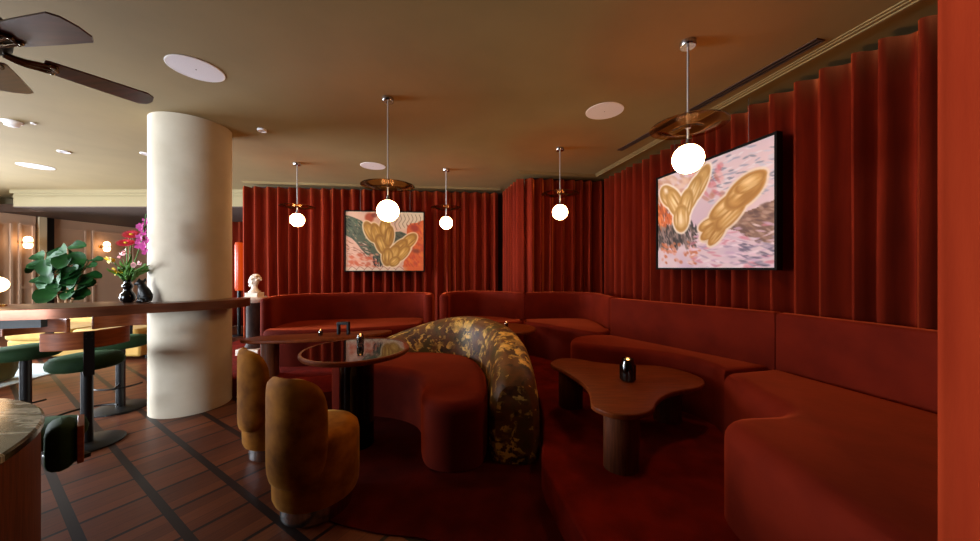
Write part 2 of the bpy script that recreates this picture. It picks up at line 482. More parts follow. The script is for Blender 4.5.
struct('wall_light_blocker', G().box((-3.6, -1.8, HC / 2), (.15, 2.8, HC)), MT['cream'], smooth=False)  # unseen wall, added to keep the front window's daylight off the booths

# dropped soffit over the far room, its underside painted brown
sf = G()
sf.box((-6.35, 7.75, (2.455 + HC) / 2), (4.4, 3.66, HC - 2.455), mi=0)
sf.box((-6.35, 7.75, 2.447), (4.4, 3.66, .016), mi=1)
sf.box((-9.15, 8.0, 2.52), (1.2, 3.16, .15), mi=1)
sf.box((-6.35, 5.91, HC - .03), (4.44, .05, .06), mi=0)
sf.box((-6.35, 5.915, HC - .12), (4.42, .02, .012), mi=0)
struct('trim_8', sf, [MT['soffit'], MT['brownpaint']], smooth=False)

# ceiling mouldings along the curtains
def rail_strip(name, a, b, w, zt, h, mat):
    a = Vector(a); b = Vector(b); e = (b - a).normalized(); n = Vector((-e.y, e.x)) * w
    g = G()
    for i, (o, hh) in enumerate(((0.0, h), (.45, h * .65), (.8, h * .35))):
        g.prism([a + n * o * 1.0, b + n * o, b + n * (o + .32), a + n * (o + .32)], zt - hh, zt)
    return struct(name, g, mat, smooth=False)
rail_strip('trim_9', (1.62, 5.02), (2.62, -.4), -.06, HC, .02, MT['ceil'])
rail_strip('trim_10', (.40, 4.82), (1.62, 5.02), -.07, HC, .02, MT['ceil'])
rail_strip('trim_11', (-4.0, 5.38), (.18, 5.86), -.07, HC, .02, MT['ceil'])

# round plaster column
tag(link('round_column', G().cyl((-2.94, 3.26, 0), .31, HC, 72), MT['plaster'], origin=(-2.94, 3.26, 0)),
    'thick round pale plaster column rising from the parquet through the counter', 'column')

# carpet laid on the parquet up to the platform
cp = spl([(.9, .2), (.2, .9), (-.1, 1.5), (-.3, 1.63), (-.6, 1.68), (-.95, 1.8), (-1.35, 2.1), (-1.65, 2.6), (-2.05, 3.1), (-2.35, 3.6)], 8) + \
     [Vector((-2.2, 3.8)), Vector((-1.0, 4.0)), Vector((.5, 3.6)), Vector((.6, 1.0))]
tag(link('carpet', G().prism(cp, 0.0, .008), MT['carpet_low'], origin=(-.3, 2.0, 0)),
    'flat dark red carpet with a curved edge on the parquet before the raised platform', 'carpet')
tag(link('rug', G().prism([(-5.25, 2.5), (-5.66, 4.55), (-7.6, 4.75), (-7.6, 2.5)], 0, .012), MT['rug'], origin=(-6.4, 3.8, 0)),
    'pale blue-grey rug on the floor before the yellow sofa', 'rug')

# ------------------------------------------------------------------ curtains
def curtain(name, label, pts, z0, z1, pitch, depth, seed, sub=12, rows=9, flare=0.15):
    """pts run with the room on the right-hand side; folds bulge into the room up to the line."""
    rr = random.Random(seed)
    p = [Vector(q) for q in pts]
    seg = [(p[i + 1] - p[i]).length for i in range(len(p) - 1)]; L = sum(seg)
    nf = max(2, int(round(L / pitch)))
    cuts = [0.0]
    for i in range(nf): cuts.append(cuts[-1] + 1.0 + rr.uniform(-.16, .16))
    cuts = [c / cuts[-1] * L for c in cuts]
    def at(s):
        s = max(0.0, min(L, s))
        for i, l in enumerate(seg):
            if s <= l or i == len(seg) - 1:
                e = (p[i + 1] - p[i]).normalized(); return p[i] + e * s, Vector((e.y, -e.x)), e
            s -= l
    vs = []; fs = []; cols = []
    for i in range(nf):
        amp = rr.uniform(.75, 1.1); sk = rr.uniform(-.25, .25); ph = rr.uniform(0, 6.28); sw = rr.uniform(.3, 1)
        for j in range(sub):
            t = j / sub
            cols.append((cuts[i], cuts[i + 1] - cuts[i], t, amp, sk, ph, sw))
    for r in range(rows):
        w = r / (rows - 1); z = z0 + (z1 - z0) * w
        for (s0, l, t, amp, sk, ph, sw) in cols:
            tt = min(1, max(0, t + sk * t * (1 - t)))
            h = (.5 - .5 * math.cos(2 * PI * tt)) ** 1.15
            h = h * (1 - .10 * math.sin(2 * PI * tt + ph) * h)
            s = s0 + l * t + math.sin(w * 4.2 + ph) * .10 * l * sw * (1 - w) * math.sin(PI * t)
            b, n, e = at(s)
            q = b + n * (h - 1.0) * depth * amp * (1 + flare * (1 - w)) 
            vs.append((q.x, q.y, z))
    m = len(cols)
    for r in range(rows - 1):
        for k in range(m - 1):
            fs.append((r * m + k, (r + 1) * m + k, (r + 1) * m + k + 1, r * m + k + 1))
    c = p[len(p) // 2]
    o = link(name, G().add(vs, fs), MT['curtain'], origin=(c.x, c.y, z0), ang=60)
    so = o.modifiers.new('cloth', 'SOLIDIFY'); so.thickness = .006; so.offset = 0
    return tag(o, label, 'curtain')
CT = 2.70
curtain('velvet_curtain', 'rust velvet curtain behind the booth with the green and gold painting', [(-4.13, 5.42), (.17, 5.905)], PZ + .01, CT, .17, .125, 1)
curtain('velvet_curtain', 'narrow rust velvet curtain on the short return wall between the two rear curtains', [(.20, 5.885), (.43, 4.945)], PZ + .01, CT, .15, .10, 2)
curtain('velvet_curtain', 'dark rust velvet curtain behind the corner booth below one pendant globe', [(.545, 4.915), (1.80, 5.12)], PZ + .01, CT, .15, .11, 3)
curtain('velvet_curtain', 'long rust velvet curtain along the wall with the lilac and gold painting', [(1.715, 5.05), (2.74, -.35)], PZ + .01, CT, .155, .13, 4)
fg = curtain('velvet_curtain', 'rust curtain panel coloured as brightly lit, cut by the frame beside the large booth seat', [(.893, .659), (1.33, .03)], PZ + .01, CT, .15, .03, 9, sub=20)
fg.data.materials[0] = MT['lit_curtain']  # this panel's bright light comes from its colour

# ------------------------------------------------------------------ booths
def booth(name, label, seat_out, back_front, thick, zs, zb, base_z=PZ, rs=.05, rbk=.045, loc=None, ends=(True, True), n0=None, n1=None):
    c = loc or (back_front[0][0], back_front[0][1], base_z)
    t = thing(name, label, 'sofa', c)
    inner = [Vector((p[0], p[1])) for p in seat_out]
    link('seat', G().prism(seat_out, base_z, zs, r=rs), MT['sofa'], parent=t)
    link('backrest', G().prism(strip_outline(back_front, thick, ends, n0, n1), base_z, zb, r=rbk), MT['sofa'], parent=t)
    return t
def V(*p): return [Vector(q) for q in p]
# booth under the green painting
bA = spl([(-2.69, 4.06), (-2.74, 4.38), (-2.62, 4.64), (-2.3, 4.75), (-1.8, 4.82), (-1.35, 4.93), (-1.07, 4.92), (-.93, 4.78), (-.91, 4.52)], 8)
bA_f = bA[:]
sA = [p for p in bA][::-1] + spl([(-2.71, 4.0), (-2.66, 3.9), (-2.3, 3.88), (-1.8, 3.97), (-1.3, 4.14), (-.97, 4.32), (-.90, 4.42)], 8)
booth('curved_booth', 'curved rust velvet booth under the green and gold painting', sA, bA_f[::1], .12, .615, .985)
# corner booth in two sections
bB = spl([(-.56, 4.45), (-.56, 4.74), (-.42, 4.95), (-.15, 5.01), (.18, 4.87), (.36, 4.735), (.483, 4.70)], 8)
sB = bB[::-1] + spl([(-.56, 4.4), (-.52, 4.14), (-.35, 4.06), (-.12, 4.2), (.2, 4.34), (.455, 4.42)], 8)
booth('corner_booth', 'corner booth section with one curved end beside the booth under the green painting', sB, bB, .12, .63, 1.0, ends=(True, False), n1=(.2, .98))
bC = spl([(.489, 4.70), (.9, 4.76), (1.22, 4.77), (1.40, 4.66), (1.44, 4.35), (1.42, 4.0)], 8)
sC = bC[::-1] + spl([(.461, 4.42), (.65, 4.28), (.9, 3.98), (1.12, 3.73)], 8) + V((1.2, 3.67), (1.3, 3.69), (1.40, 3.78), (1.43, 3.95))
booth('corner_booth', 'corner booth section with an end arm beneath the dark rear curtain', sC, bC, .12, .63, 1.0, ends=(False, True), n0=(.2, .98))
# long booth along the side wall in two sections
bD = V((1.29, 3.485), (1.54, 3.11), (1.79, 2.735), (2.036, 2.36))
sD = spl([(2.05, 2.39), (1.7, 2.95), (1.36, 3.50)], 4) + spl([(1.30, 3.55), (1.05, 3.52), (.88, 3.42), (.80, 3.27), (.83, 3.12), (1.07, 2.99), (1.37, 2.84), (1.58, 2.64), (1.655, 2.43)], 8) + V((1.63, 2.295))
booth('wall_booth', 'long wall booth section with a rounded seat end behind the three-lobed coffee table', sD, bD, .12, .64, 1.03, ends=(True, False), rbk=.022, n1=(.9, .436))
bE = spl([(2.039, 2.355), (2.16, 1.95), (2.235, 1.65), (2.33, 1.2), (2.42, .70)], 6)
sE = V((2.42, .70), (2.235, 1.65), (2.16, 1.95), (2.05, 2.385), (1.625, 2.288)) + \
     spl([(1.58, 2.12), (1.535, 1.93), (1.52, 1.78), (1.48, 1.68), (1.38, 1.635), (1.25, 1.625), (1.155, 1.60), (1.09, 1.53), (1.065, 1.4), (1.05, 1.1)], 8) + V((1.05, .71))
booth('wall_booth', 'large seat section of the wall booth bulging out beside the bright curtain panel', sE, bE, .105, .64, 1.03, ends=(False, True), rs=.085, rbk=.022, n0=(.9, .436))

# serpentine bench with tapestry bolster
tb = thing('serpentine_bench', 'curving rust velvet bench with a thick gold tapestry backrest behind the black round table', 'bench', (-.6, 3.0, 0))
sS = spl([(-1.5, 3.13), (-1.52, 3.3), (-1.32, 3.45), (-.9, 3.56), (-.5, 3.54), (-.2, 3.36), (-.06, 3.0), (-.02, 2.6), (-.04, 2.3), (-.12, 2.19),
          (-.28, 2.16), (-.42, 2.22), (-.50, 2.4), (-.53, 2.6), (-.63, 2.79), (-.83, 2.92), (-1.1, 2.99), (-1.38, 3.02)], 8, True)
link('seat', G().prism(sS, 0.013, .455, r=.075, steps=8), MT['sofa'], parent=tb)
st = [(-1.36, 3.50, .46), (-1.15, 3.66, .56), (-.9, 3.74, .66), (-.55, 3.735, .77), (-.2, 3.62, .815), (.06, 3.3, .79), (.165, 2.9, .74), (.18, 2.55, .675), (.165, 2.25, .60)]
P3 = spl([Vector(p) for p in st], 9)
g = G(); ns = 26; vs = []; fs = []
Ls = [0.0]
for i in range(1, len(P3)): Ls.append(Ls[-1] + (Vector((P3[i].x, P3[i].y)) - Vector((P3[i - 1].x, P3[i - 1].y))).length)
LT = Ls[-1]
stations = []
for i, p in enumerate(P3):
    a = P3[max(0, i - 1)]; b = P3[min(len(P3) - 1, i + 1)]
    e = Vector((b.x - a.x, b.y - a.y)).normalized()
    d = min(Ls[i], LT - Ls[i]); rr_ = .16
    f = 1.0 if d > rr_ else math.sqrt(max(0.0, 1 - (1 - d / rr_) ** 2))
    fin = max(.22, f)
    stations.append((p, Vector((e.y, -e.x)), .185 * (.35 + .65 * fin) if d < rr_ else .185, p.z * (.80 + .20 * fin)))
for (p, n, w, h) in stations:
    for k in range(ns + 1):
        t = PI * k / ns; cx = math.cos(t); sx = max(0.0, math.sin(t))
        u = w * math.copysign(abs(cx) ** .55, cx) * (1.0 + .04 * sx); v = .013 + (h - .013) * max(0.0, sx) ** .62
        vs.append((p.x + n.x * u, p.y + n.y * u, v))
m = ns + 1
for i in range(len(stations) - 1):
    for k in range(ns): fs.append((i * m + k, i * m + k + 1, (i + 1) * m + k + 1, (i + 1) * m + k))
fs.append(tuple(range(m))); fs.append(tuple(reversed([(len(stations) - 1) * m + k for k in range(m)])))
g.add(vs, fs)
bo = link('backrest', g, MT['tapestry'], parent=tb, ang=70)
bo['label'] = 'thick rounded backrest in gold and brown leaf tapestry'
sb_ = bo.modifiers.new('round', 'BEVEL'); sb_.width = .05; sb_.segments = 4; sb_.limit_method = 'ANGLE'; sb_.angle_limit = 1.0

# ------------------------------------------------------------------ tables
ct = [(0.522, 2.826), (0.60, 2.93), (0.70, 2.955), (0.795, 2.92), (0.921, 2.826), (1.112, 2.76), (1.365, 2.73), (1.50, 2.62), (1.552, 2.455), (1.518, 2.33), (1.411, 2.232), (1.257, 2.177),
      (1.109, 2.092), (0.994, 1.975), (0.936, 1.891), (0.839, 1.826), (0.734, 1.813), (0.66, 1.845), (0.602, 1.939), (0.624, 2.051), (0.655, 2.195), (0.645, 2.351), (0.59, 2.579), (0.521, 2.73)]
cto = spl([(a, b) for a, b in ct], 4, True)
t = thing('coffee_table', 'brown three-lobed wooden coffee table on thick round legs before the wall booth', 'table', (.95, 2.3, PZ))
link('table_top', G().prism(cto, .512, .545, r=.010, rb=.008), MT['walnut'], parent=t)
for x, y in ((.765, 1.925), (.68, 2.78), (1.36, 2.53)):
    link('leg', G().lathe([(.10, PZ), (.10, .513)], (x, y, 0), 40, 1.0, 0.85), MT['walnut_leg'], parent=t)

t = thing('round_table', 'round table with glossy black top and wood rim on a black pedestal', 'table', (-1.02, 2.53, 0))
link('table_top', G().lathe([(.36, .70), (.384, .702), (.392, .712), (.392, .728), (.386, .735), (.372, .735), (.370, .731)], (-1.02, 2.53, 0), 72), MT['walnut'], parent=t)
link('glass_inlay', G().lathe([(.3702, .728), (.3702, .7325)], (-1.02, 2.53, 0), 72), MT['gloss_black'], parent=t)['label'] = 'glossy black mirror inlay'
link('pedestal', G().lathe([(.125, .008), (.125, .70)], (-1.02, 2.53, 0), 48), MT['gloss_black'], parent=t)

t = thing('oblong_table', 'long oval wooden table before the booth under the green painting', 'table', (-1.95, 3.68, PZ))
ot = spl([(-2.62, 3.46), (-2.45, 3.40), (-2.1, 3.43), (-1.7, 3.54), (-1.35, 3.72), (-1.18, 3.94), (-1.28, 4.0), (-1.6, 3.91), (-2.0, 3.80), (-2.4, 3.70), (-2.6, 3.58)], 6, True)
link('table_top', G().prism(ot, .565, .60, r=.010, rb=.01), MT['walnut'], parent=t)
for x, y in ((-2.38, 3.57), (-1.5, 3.82)):
    link('leg', G().lathe([(.085, PZ), (.085, .566)], (x, y, 0), 36), MT['walnut_leg'], parent=t)

t = thing('side_table', 'small round dark wood table in the corner booth behind the tapestry backrest', 'table', (.22, 3.93, PZ))
link('table_top', G().lathe([(.31, .608), (.325, .615), (.325, .633), (.318, .64)], (.22, 3.93, 0), 56), MT['walnut'], parent=t)
link('pedestal', G().lathe([(.12, PZ), (.10, PZ + .015), (.045, PZ + .03), (.045, .609)], (.24, 3.96, 0), 32), MT['black'], parent=t)

t = thing('marble_table', 'dark marble topped table with a wooden drum base at the frame edge', 'table', (-2.42, .605, 0))
link('table_top', G().lathe([(.94, .705), (.955, .715), (.955, .735), (.947, .742)], (-2.42, .605, 0), 96), MT['marble'], parent=t)
link('drum_base', G().lathe([(.946, 0), (.946, .706)], (-2.42, .605, 0), 96), MT['walnut_leg'], parent=t)

# candle holders
def candle(x, y, z, s, mat, label, ribs=True):
    t = thing('candle_holder', label, 'candle', (x, y, z))
    g = G(); seg = 48; prof = [(.028, 0), (.042, .004), (.045, .02), (.045, .105), (.036, .122), (.036, .14), (.033, .14), (.032, .122), (.040, .104), (.040, .03)]
    g.lathe([(r * s, zz * s) for r, zz in prof], (x, y, z), seg)
    if ribs:
        for i in range(14):
            a = 2 * PI * i / 14
            g.tube([(x + .045 * s * math.cos(a), y + .045 * s * math.sin(a), z + .01 * s), (x + .045 * s * math.cos(a), y + .045 * s * math.sin(a), z + .104 * s)], .004 * s, 6)
    link('jar', g, mat, parent=t)
    link('wax', G().lathe([(.036 * s, .085 * s), (.036 * s, .112 * s)], (x, y, z), 24), MT['white'], parent=t)
    link('flame', G().sphere((x, y, z + .124 * s), .011 * s, 12, 8, (1, 1, 1.5)), MT['flame'], parent=t)
    return t
candle(.985, 2.36, .545, 1.12, MT['jarglass'], 'dark ribbed glass candle holder glowing on the three-lobed coffee table')
candle(-1.045, 2.66, .7325, .62, MT['clearglass'], 'small clear glass candle holder on the black round table', False)
candle(-1.88, 3.66, .60, .5, MT['clearglass'], 'tiny candle glass on the long oval table beside a black stand', False)
candle(.20, 3.98, .64, .45, MT['clearglass'], 'tiny lit candle glass on the small round corner table', False)
g = G()
cx, cy = -1.66, 3.74
g.box((cx - .055, cy, .66), (.025, .05, .12)); g.box((cx + .055, cy, .66), (.025, .05, .12)); g.box((cx, cy, .725), (.135, .05, .03))
tag(link('menu_stand', g, MT['black'], origin=(cx, cy, .60), bevel=.004), 'black arch-shaped stand upright on the long oval table', 'stand')

# ------------------------------------------------------------------ mustard chairs
def make_chair(label):
    t = thing('tub_chair', label, 'chair')
    link('plinth', G().cyl((0, 0, 0), .182, .085, 56), MT['chrome'], parent=t)['label'] = 'brushed steel plinth ring'
    link('seat', G().lathe([(.195, .085), (.212, .093), (.220, .115), (.222, .17), (.222, .395), (.215, .43), (.195, .45), (.15, .458), (0, .46)], (0, 0, 0), 64), MT['mustard'], parent=t)
    # wrapping backrest shell, rounded at every corner; opens towards +y
    vs = []; fs = []; nu, nv = 40, 30
    A = math.radians(58); zc, hz = .495, .285
    def pos(u, v, r):
        return (r * math.sin(u * A), -r * math.cos(u * A), zc + hz * v)
    def squircle(a, b, k=3.3):
        m = max(abs(a), abs(b))
        if m < 1e-6: return 0.0, 0.0
        l = (abs(a) ** k + abs(b) ** k) ** (1 / k)
        return a * m / l, b * m / l
    g = G()
    grid = []
    for side in (1, -1):
        idx = []
        for j in range(nv + 1):
            for i in range(nu + 1):
                a = -1 + 2 * i / nu; b = -1 + 2 * j / nv
                u, v = squircle(a, b)
                e = max(abs(a), abs(b))
                th = .031 * math.sqrt(max(0.0, 1 - e ** 12)) 
                vs.append(pos(u, v, (.216 if side > 0 else .214) + side * th))
    n1 = (nu + 1) * (nv + 1)
    for j in range(nv):
        for i in range(nu):
            a = j * (nu + 1) + i; q = (a, a + 1, a + nu + 2, a + nu + 1)
            fs.append(q); fs.append(tuple(reversed([x + n1 for x in q])))
    g.add(vs, fs)
    link('backrest', g, MT['mustard'], parent=t, ang=80)
    return t
ch = make_chair('mustard velvet tub chair standing nearer the camera beside the black round table')
ch.location = (-.985, 1.885, .008); ch.rotation_euler = (0, 0, math.radians(-17))
dup(ch, (-1.575, 2.46, 0.0085), math.radians(-39), 'mustard velvet tub chair standing between the other mustard chair and the column')

# ------------------------------------------------------------------ bar counter, stools
co = spl([(-4.8, 2.05), (-4.0, 2.22), (-3.5, 2.37), (-3.25, 2.44), (-3.05, 2.56), (-2.88, 2.73), (-2.64, 2.89), (-2.42, 3.1), (-2.40, 3.28), (-2.46, 3.39)], 8)
co += [Vector((-2.94 + .315 * math.cos(math.radians(a)), 3.26 + .315 * math.sin(math.radians(a)))) for a in range(15, -163, -8)]
co += spl([(-3.26, 3.11), (-3.45, 2.94), (-3.8, 2.8), (-4.8, 2.5)], 8)
t = thing('bar_counter', 'curved copper-brown bar counter wrapping round the plaster column', 'counter', (-4.0, 2.5, 0))
link('counter_top', G().prism(co, .972, 1.05, r=.006), MT['copper'], parent=t)
link('leg', G().box((-4.15, 2.42, .486), (.09, .09, .972)), MT['black'], parent=t, bevel=.005)
link('apron', G().prism([(-4.8, 2.42), (-4.0, 2.56), (-3.62, 2.66), (-3.62, 2.70), (-4.0, 2.62), (-4.8, 2.47)], .87, .972), MT['black'], parent=t)

def make_stool(label):
    t = thing('bar_stool', label, 'bar stool')
    link('base_disc', G().lathe([(.205, 0), (.205, .010), (.19, .017), (.04, .022)], (0, 0, 0), 56), MT['black'], parent=t)
    link('post', G().cyl((0, 0, .018), .033, .58, 28), MT['black'], parent=t)
    link('seat', G().lathe([(.10, .585), (.175, .592), (.197, .61), (.202, .635), (.197, .66), (.18, .68), (.12, .692), (0, .696)], (0, 0, 0), 56), MT['green'], parent=t)
    g = G().box((0, -.225, .73), (.052, .012, .32)); g.box((0, -.12, .578), (.052, .2, .014))
    for zx in (-.014, .014):
        for zz in (.84, .87): g.sphere((zx, -.232, zz), .004, 8, 6)
    link('bracket', g, MT['black'], parent=t)
    vs = []; fs = []; A = math.radians(62); nu = 28
    for i in range(nu + 1):
        a = -A + 2 * A * i / nu
        for r, z in ((.245, .765), (.245, .892), (.220, .892), (.220, .765)):
            vs.append((r * math.sin(a), .02 - r * math.cos(a), z))
    for i in range(nu):
        for k in range(4): fs.append((i * 4 + k, i * 4 + (k + 1) % 4, (i + 1) * 4 + (k + 1) % 4, (i + 1) * 4 + k))
    fs.append((3, 2, 1, 0)); fs.append(tuple(nu * 4 + k for k in range(4)))
    link('back_rail', G().add(vs, fs), MT['rail'], parent=t, bevel=.006)
    g = G(); A = math.radians(70)
    g.tube([(.17 * math.sin(a), .17 * math.cos(a), .235) for a in [(-A + 2 * A * i / 20) for i in range(21)]], .008, 8)
    g.tube([(0, .02, .235), (0, .17, .235)], .008, 8)
    link('footrest', g, MT['black'], parent=t)
    return t
stl = make_stool('bar stool with wooden back rail turned to the camera, before the counter')
def face(o, dx, dy): o.rotation_euler = (0, 0, math.atan2(dy, dx) - PI / 2)
stl.location = (-3.09, 2.53, 0); face(stl, -.80, .60)
s2 = dup(stl, (-3.56, 3.18, 0), 0, 'bar stool on the far side of the counter, between the column and the sofa'); face(s2, .55, -.83)
s3 = dup(stl, (-3.94, 2.80, 0), 0, 'bar stool on the far side of the counter, cut by the frame edge'); face(s3, .35, -.94)

t = thing('low_chair', 'low dark green chair with a wooden back slab behind the marble table', 'chair', (-2.50, 1.80, 0))
link('seat', G().lathe([(.17, .39), (.195, .40), (.20, .43), (.19, .465), (.15, .48), (0, .48)], (-2.50, 1.80, 0), 48), MT['green'], parent=t)
link('back_cushion', G().box((-2.093, 1.61, .495), (.095, .22, .22), .885), MT['green'], parent=t, bevel=.045)
link('back_slab', G().box((-2.055, 1.657, .497), (.022, .20, .18), .885), MT['rail'], parent=t, bevel=.004)
link('seat_support', G().box((-2.44, 1.765, .40), (.82, .06, .02), -.27), MT['black'], parent=t)
link('post', G().cyl((-2.78, 1.86, .01), .032, .38, 24), MT['black'], parent=t)
link('base_disc', G().lathe([(.10, 0), (.10, .01), (.04, .018)], (-2.78, 1.86, 0), 40), MT['black'], parent=t)

# ------------------------------------------------------------------ far lounge
t = thing('yellow_sofa', 'yellow fabric sofa in the far lounge seen beneath the counter', 'sofa', (-6.1, 5.2, 0))
link('base', G().box((-6.1, 5.25, .17), (1.95, .85, .24)), MT['yellow'], parent=t, bevel=.03)
for x in (-6.6, -5.62):
    link('seat_cushion', G().box((x, 5.2, .37), (.95, .82, .17)), MT['yellow'], parent=t, bevel=.05)
    link('back_cushion', G().box((x, 5.62, .52), (.95, .2, .30), rot=Matrix.Rotation(-.15, 3, 'X')), MT['yellow'], parent=t, bevel=.06)
for x in (-7.05, -5.15):
    for y in (4.95, 5.6): link('leg', G().cyl((x, y, 0), .02, .06, 12), MT['black'], parent=t)
tag(link('pouf', G().lathe([(.2, 0), (.27, .03), (.30, .12), (.30, .28), (.26, .37), (.15, .40), (0, .40)], (-5.92, 3.78, .012), 40), MT['olive'], origin=(-5.92, 3.78, .012)),
    'olive round pouf on the pale rug at the frame edge', 'pouf')

# fiddle leaf fig
def leafgeo(g, base, d, L, W, droop, roll=0.0, up=(0, 0, 1), blunt=0.0):
    d = Vector(d).normalized(); up = Vector(up); side = d.cross(up)
    if side.length < 1e-3: side = Vector((1, 0, 0))
    side.normalize(); nrm = side.cross(d).normalized()
    side = (Matrix.Rotation(roll, 3, d) @ side); nrm = Matrix.Rotation(roll, 3, d) @ nrm
    vs = []; fs = []; n = 8
    for i in range(n + 1):
        t = i / n
        w = W * (math.sin(PI * min(1, t * .93 + .03)) ** .75) * (.55 + .62 * t) if not blunt else W * min(1.0, (t * 1.9 + .12)) ** .8 * max(0.0, 1 - max(0, t - .5) ** 2 * 3.9) ** .5
        c = Vector(base) + d * L * t + Vector((0, 0, -1)) * droop * L * t * t
        for k, s in enumerate((-1, -.5, 0, .5, 1)):
            vs.append(c + side * w * s + nrm * (abs(s) ** 1.5) * w * .35 + nrm * math.sin(t * 9 + s * 3) * .012 * abs(s))
    for i in range(n):
        for k in range(4): fs.append((i * 5 + k, i * 5 + k + 1, (i + 1) * 5 + k + 1, (i + 1) * 5 + k))
    g.add(vs, fs)
px, py = -7.86, 6.05
t = thing('fiddle_leaf_fig', 'potted fiddle leaf fig with broad green leaves before the panelled wall', 'plant', (px, py, 0))
link('pot', G().lathe([(.17, 0), (.22, .38), (.23, .40), (.21, .40), (.20, .36), (0, .36)], (px, py, 0), 32), MT['pot'], parent=t)
gt = G()
branches = [[(px, py, .36), (px - .03, py, .7), (px - .10, py, 1.0), (px - .22, py - .05, 1.35), (px - .28, py, 1.62)],
            [(px + .03, py, .36), (px + .10, py, .8), (px + .14, py, 1.2), (px + .18, py - .05, 1.72)],
            [(px, py + .05, .36), (px + .15, py + .05, .8), (px + .33, py, 1.15), (px + .48, py, 1.48)]]
gl = G(); rl = random.Random(5)
for b in branches:
    q = spl(b, 5); gt.tube(q, [.022 * (1 - .5 * i / len(q)) for i in range(len(q))], 8)
    for i in range(17):
        p = q[int(len(q) * (.42 + .57 * i / 17))]
        a = i * 2.4 + rl.uniform(-.5, .5)
        L = rl.uniform(.24, .36)
        up = Vector((rl.uniform(-.5, .7), -1 + rl.uniform(-.2, .6), rl.uniform(.1, 1.1))).normalized()
        dd = Vector((math.cos(a), rl.uniform(-.3, .3), math.sin(a) * .8 + .15)); dd = dd - up * dd.dot(up)
        leafgeo(gl, p, dd, L, L * rl.uniform(.34, .44), rl.uniform(.0, .25), rl.uniform(-.3, .3), up, 1.0); continue
        leafgeo(gl, p, (math.cos(a), math.sin(a), el), L, L * rl.uniform(.30, .40), rl.uniform(.05, .45), rl.uniform(-.7, .7))
link('trunk', gt, MT['bark'], parent=t)
lf = link('foliage', gl, MT['leaf'], parent=t)

# sconces on the panelled wall
def sconce(label, x, y, z):
    t = thing('wall_sconce', label, 'wall lamp', (x, y, z))
    link('backplate', G().box((x + .008, y, z), (.016, .07, .07)), MT['brass'], parent=t, bevel=.006)
    link('arm', G().tube([(x, y, z), (x + .12, y, z)], .010, 10), MT['brass'], parent=t)
    c = (x + .17, y, z)
    link('opal_shade', G().lathe([(0, -.125), (.03, -.12), (.055, -.095), (.062, -.05), (.056, 0), (.062, .05), (.055, .095), (.03, .12), (0, .125)], c, 32), MT['sconce'], parent=t)
    link('band', G().lathe([(.060, -.012), (.063, -.01), (.063, .01), (.060, .012)], c, 32), MT['brass'], parent=t)
    return t
sconce('lit wall sconce on the pale panel between the black post and the frame edge', -9.59, 6.73, 1.87)
sconce('lit wall sconce on the panelled wall beside the bouquet', -9.69, 8.2, 1.88)

# little globe lamp on the counter
t = thing('globe_lamp', 'small lit globe lamp standing on the counter at the frame edge', 'lamp', (-3.86, 2.58, 1.05))
link('base', G().lathe([(.05, 0), (.05, .012), (.012, .02), (.012, .115)], (-3.86, 2.58, 1.05), 28), MT['brass'], parent=t)
link('globe', G().sphere((-3.86, 2.58, 1.05 + .17), .062), MT['tablelamp'], parent=t)

# far red drape and orange lamp behind the column
curtain('velvet_curtain', 'dark red curtain in the far gap beside the column', [(-6.2, 7.6), (-4.55, 7.7)], .01, 2.42, .16, .08, 12)
t = thing('tube_lamp', 'glowing orange tube lamp in the gap beside the column', 'lamp', (-5.0, 6.9, 0))
link('base', G().lathe([(.12, 0), (.12, .02), (.03, .03), (.03, .9)], (-5.02, 6.6, 0), 24), MT['black'], parent=t)
link('tube', G().lathe([(.0, .9), (.06, .9), (.075, .96), (.075, 1.8), (.06, 1.86), (0, 1.86)], (-5.02, 6.6, 0), 24), MT['orange'], parent=t)

# bust on its pedestal
bx, by = -3.21, 4.5
t = thing('marble_pedestal', 'veined dark marble pedestal with white base and capital at the curtain edge', 'pedestal', (bx, by, PZ))
link('plinth', G().box((bx, by, PZ + .04), (.30, .30, .08)), MT['bust'], parent=t, bevel=.008)
link('shaft', G().lathe([(.105, PZ + .08), (.115, PZ + .10), (.098, PZ + .13), (.094, .86), (.098, .88)], (bx, by, 0), 36), MT['darkmarble'], parent=t)
link('capital', G().lathe([(.098, .88), (.12, .895), (.135, .915), (.15, .93), (.15, .955)], (bx, by, 0), 36), MT['bust'], parent=t)
g = G()
hx, hy, hz = bx, by, .955
g.box((hx, hy, hz + .03), (.17, .14, .06))
g.lathe([(.06, .05), (.075, .075), (.045, .10), (.034, .13), (.036, .17)], (hx, hy, hz), 24)
g.sphere((hx - .005, hy, hz + .215), .062, 24, 16, (.95, .86, 1.18))
g.sphere((hx - .062, hy - .014, hz + .205), .014, 12, 8, (1.1, .7, 1.6))       # nose
g.sphere((hx - .045, hy - .01, hz + .160), .024, 12, 8)                        # chin
g.sphere((hx - .05, hy - .012, hz + .182), .013, 12, 8, (.8, 1.4, .6))           # mouth
g.sphere((hx - .05, hy - .012, hz + .237), .022, 12, 8, (.7, 1.6, .5))           # brow
g.sphere((hx + .0, hy - .056, hz + .20), .014, 10, 8, (.9, .5, 1.4))           # ear
rc = random.Random(3)
for i in range(46):
    a = rc.uniform(0, 2 * PI); e = rc.uniform(.05, 1.45)
    p = Vector((math.cos(a) * math.cos(e) * .062 + .014, math.sin(a) * math.cos(e) * .058, math.sin(e) * .075 + .225))
    if p.x < -.03 and p.z < .262: continue
    g.sphere((hx + p.x, hy + p.y, hz + p.z), rc.uniform(.014, .02), 8, 6)
o = link('marble_bust', g, MT['bust'], origin=(hx, hy, hz))
rm = o.modifiers.new('fuse', 'REMESH'); rm.mode = 'VOXEL'; rm.voxel_size = .006; rm.use_smooth_shade = True
tag(o, 'small white curly-haired bust on the marble pedestal', 'bust')

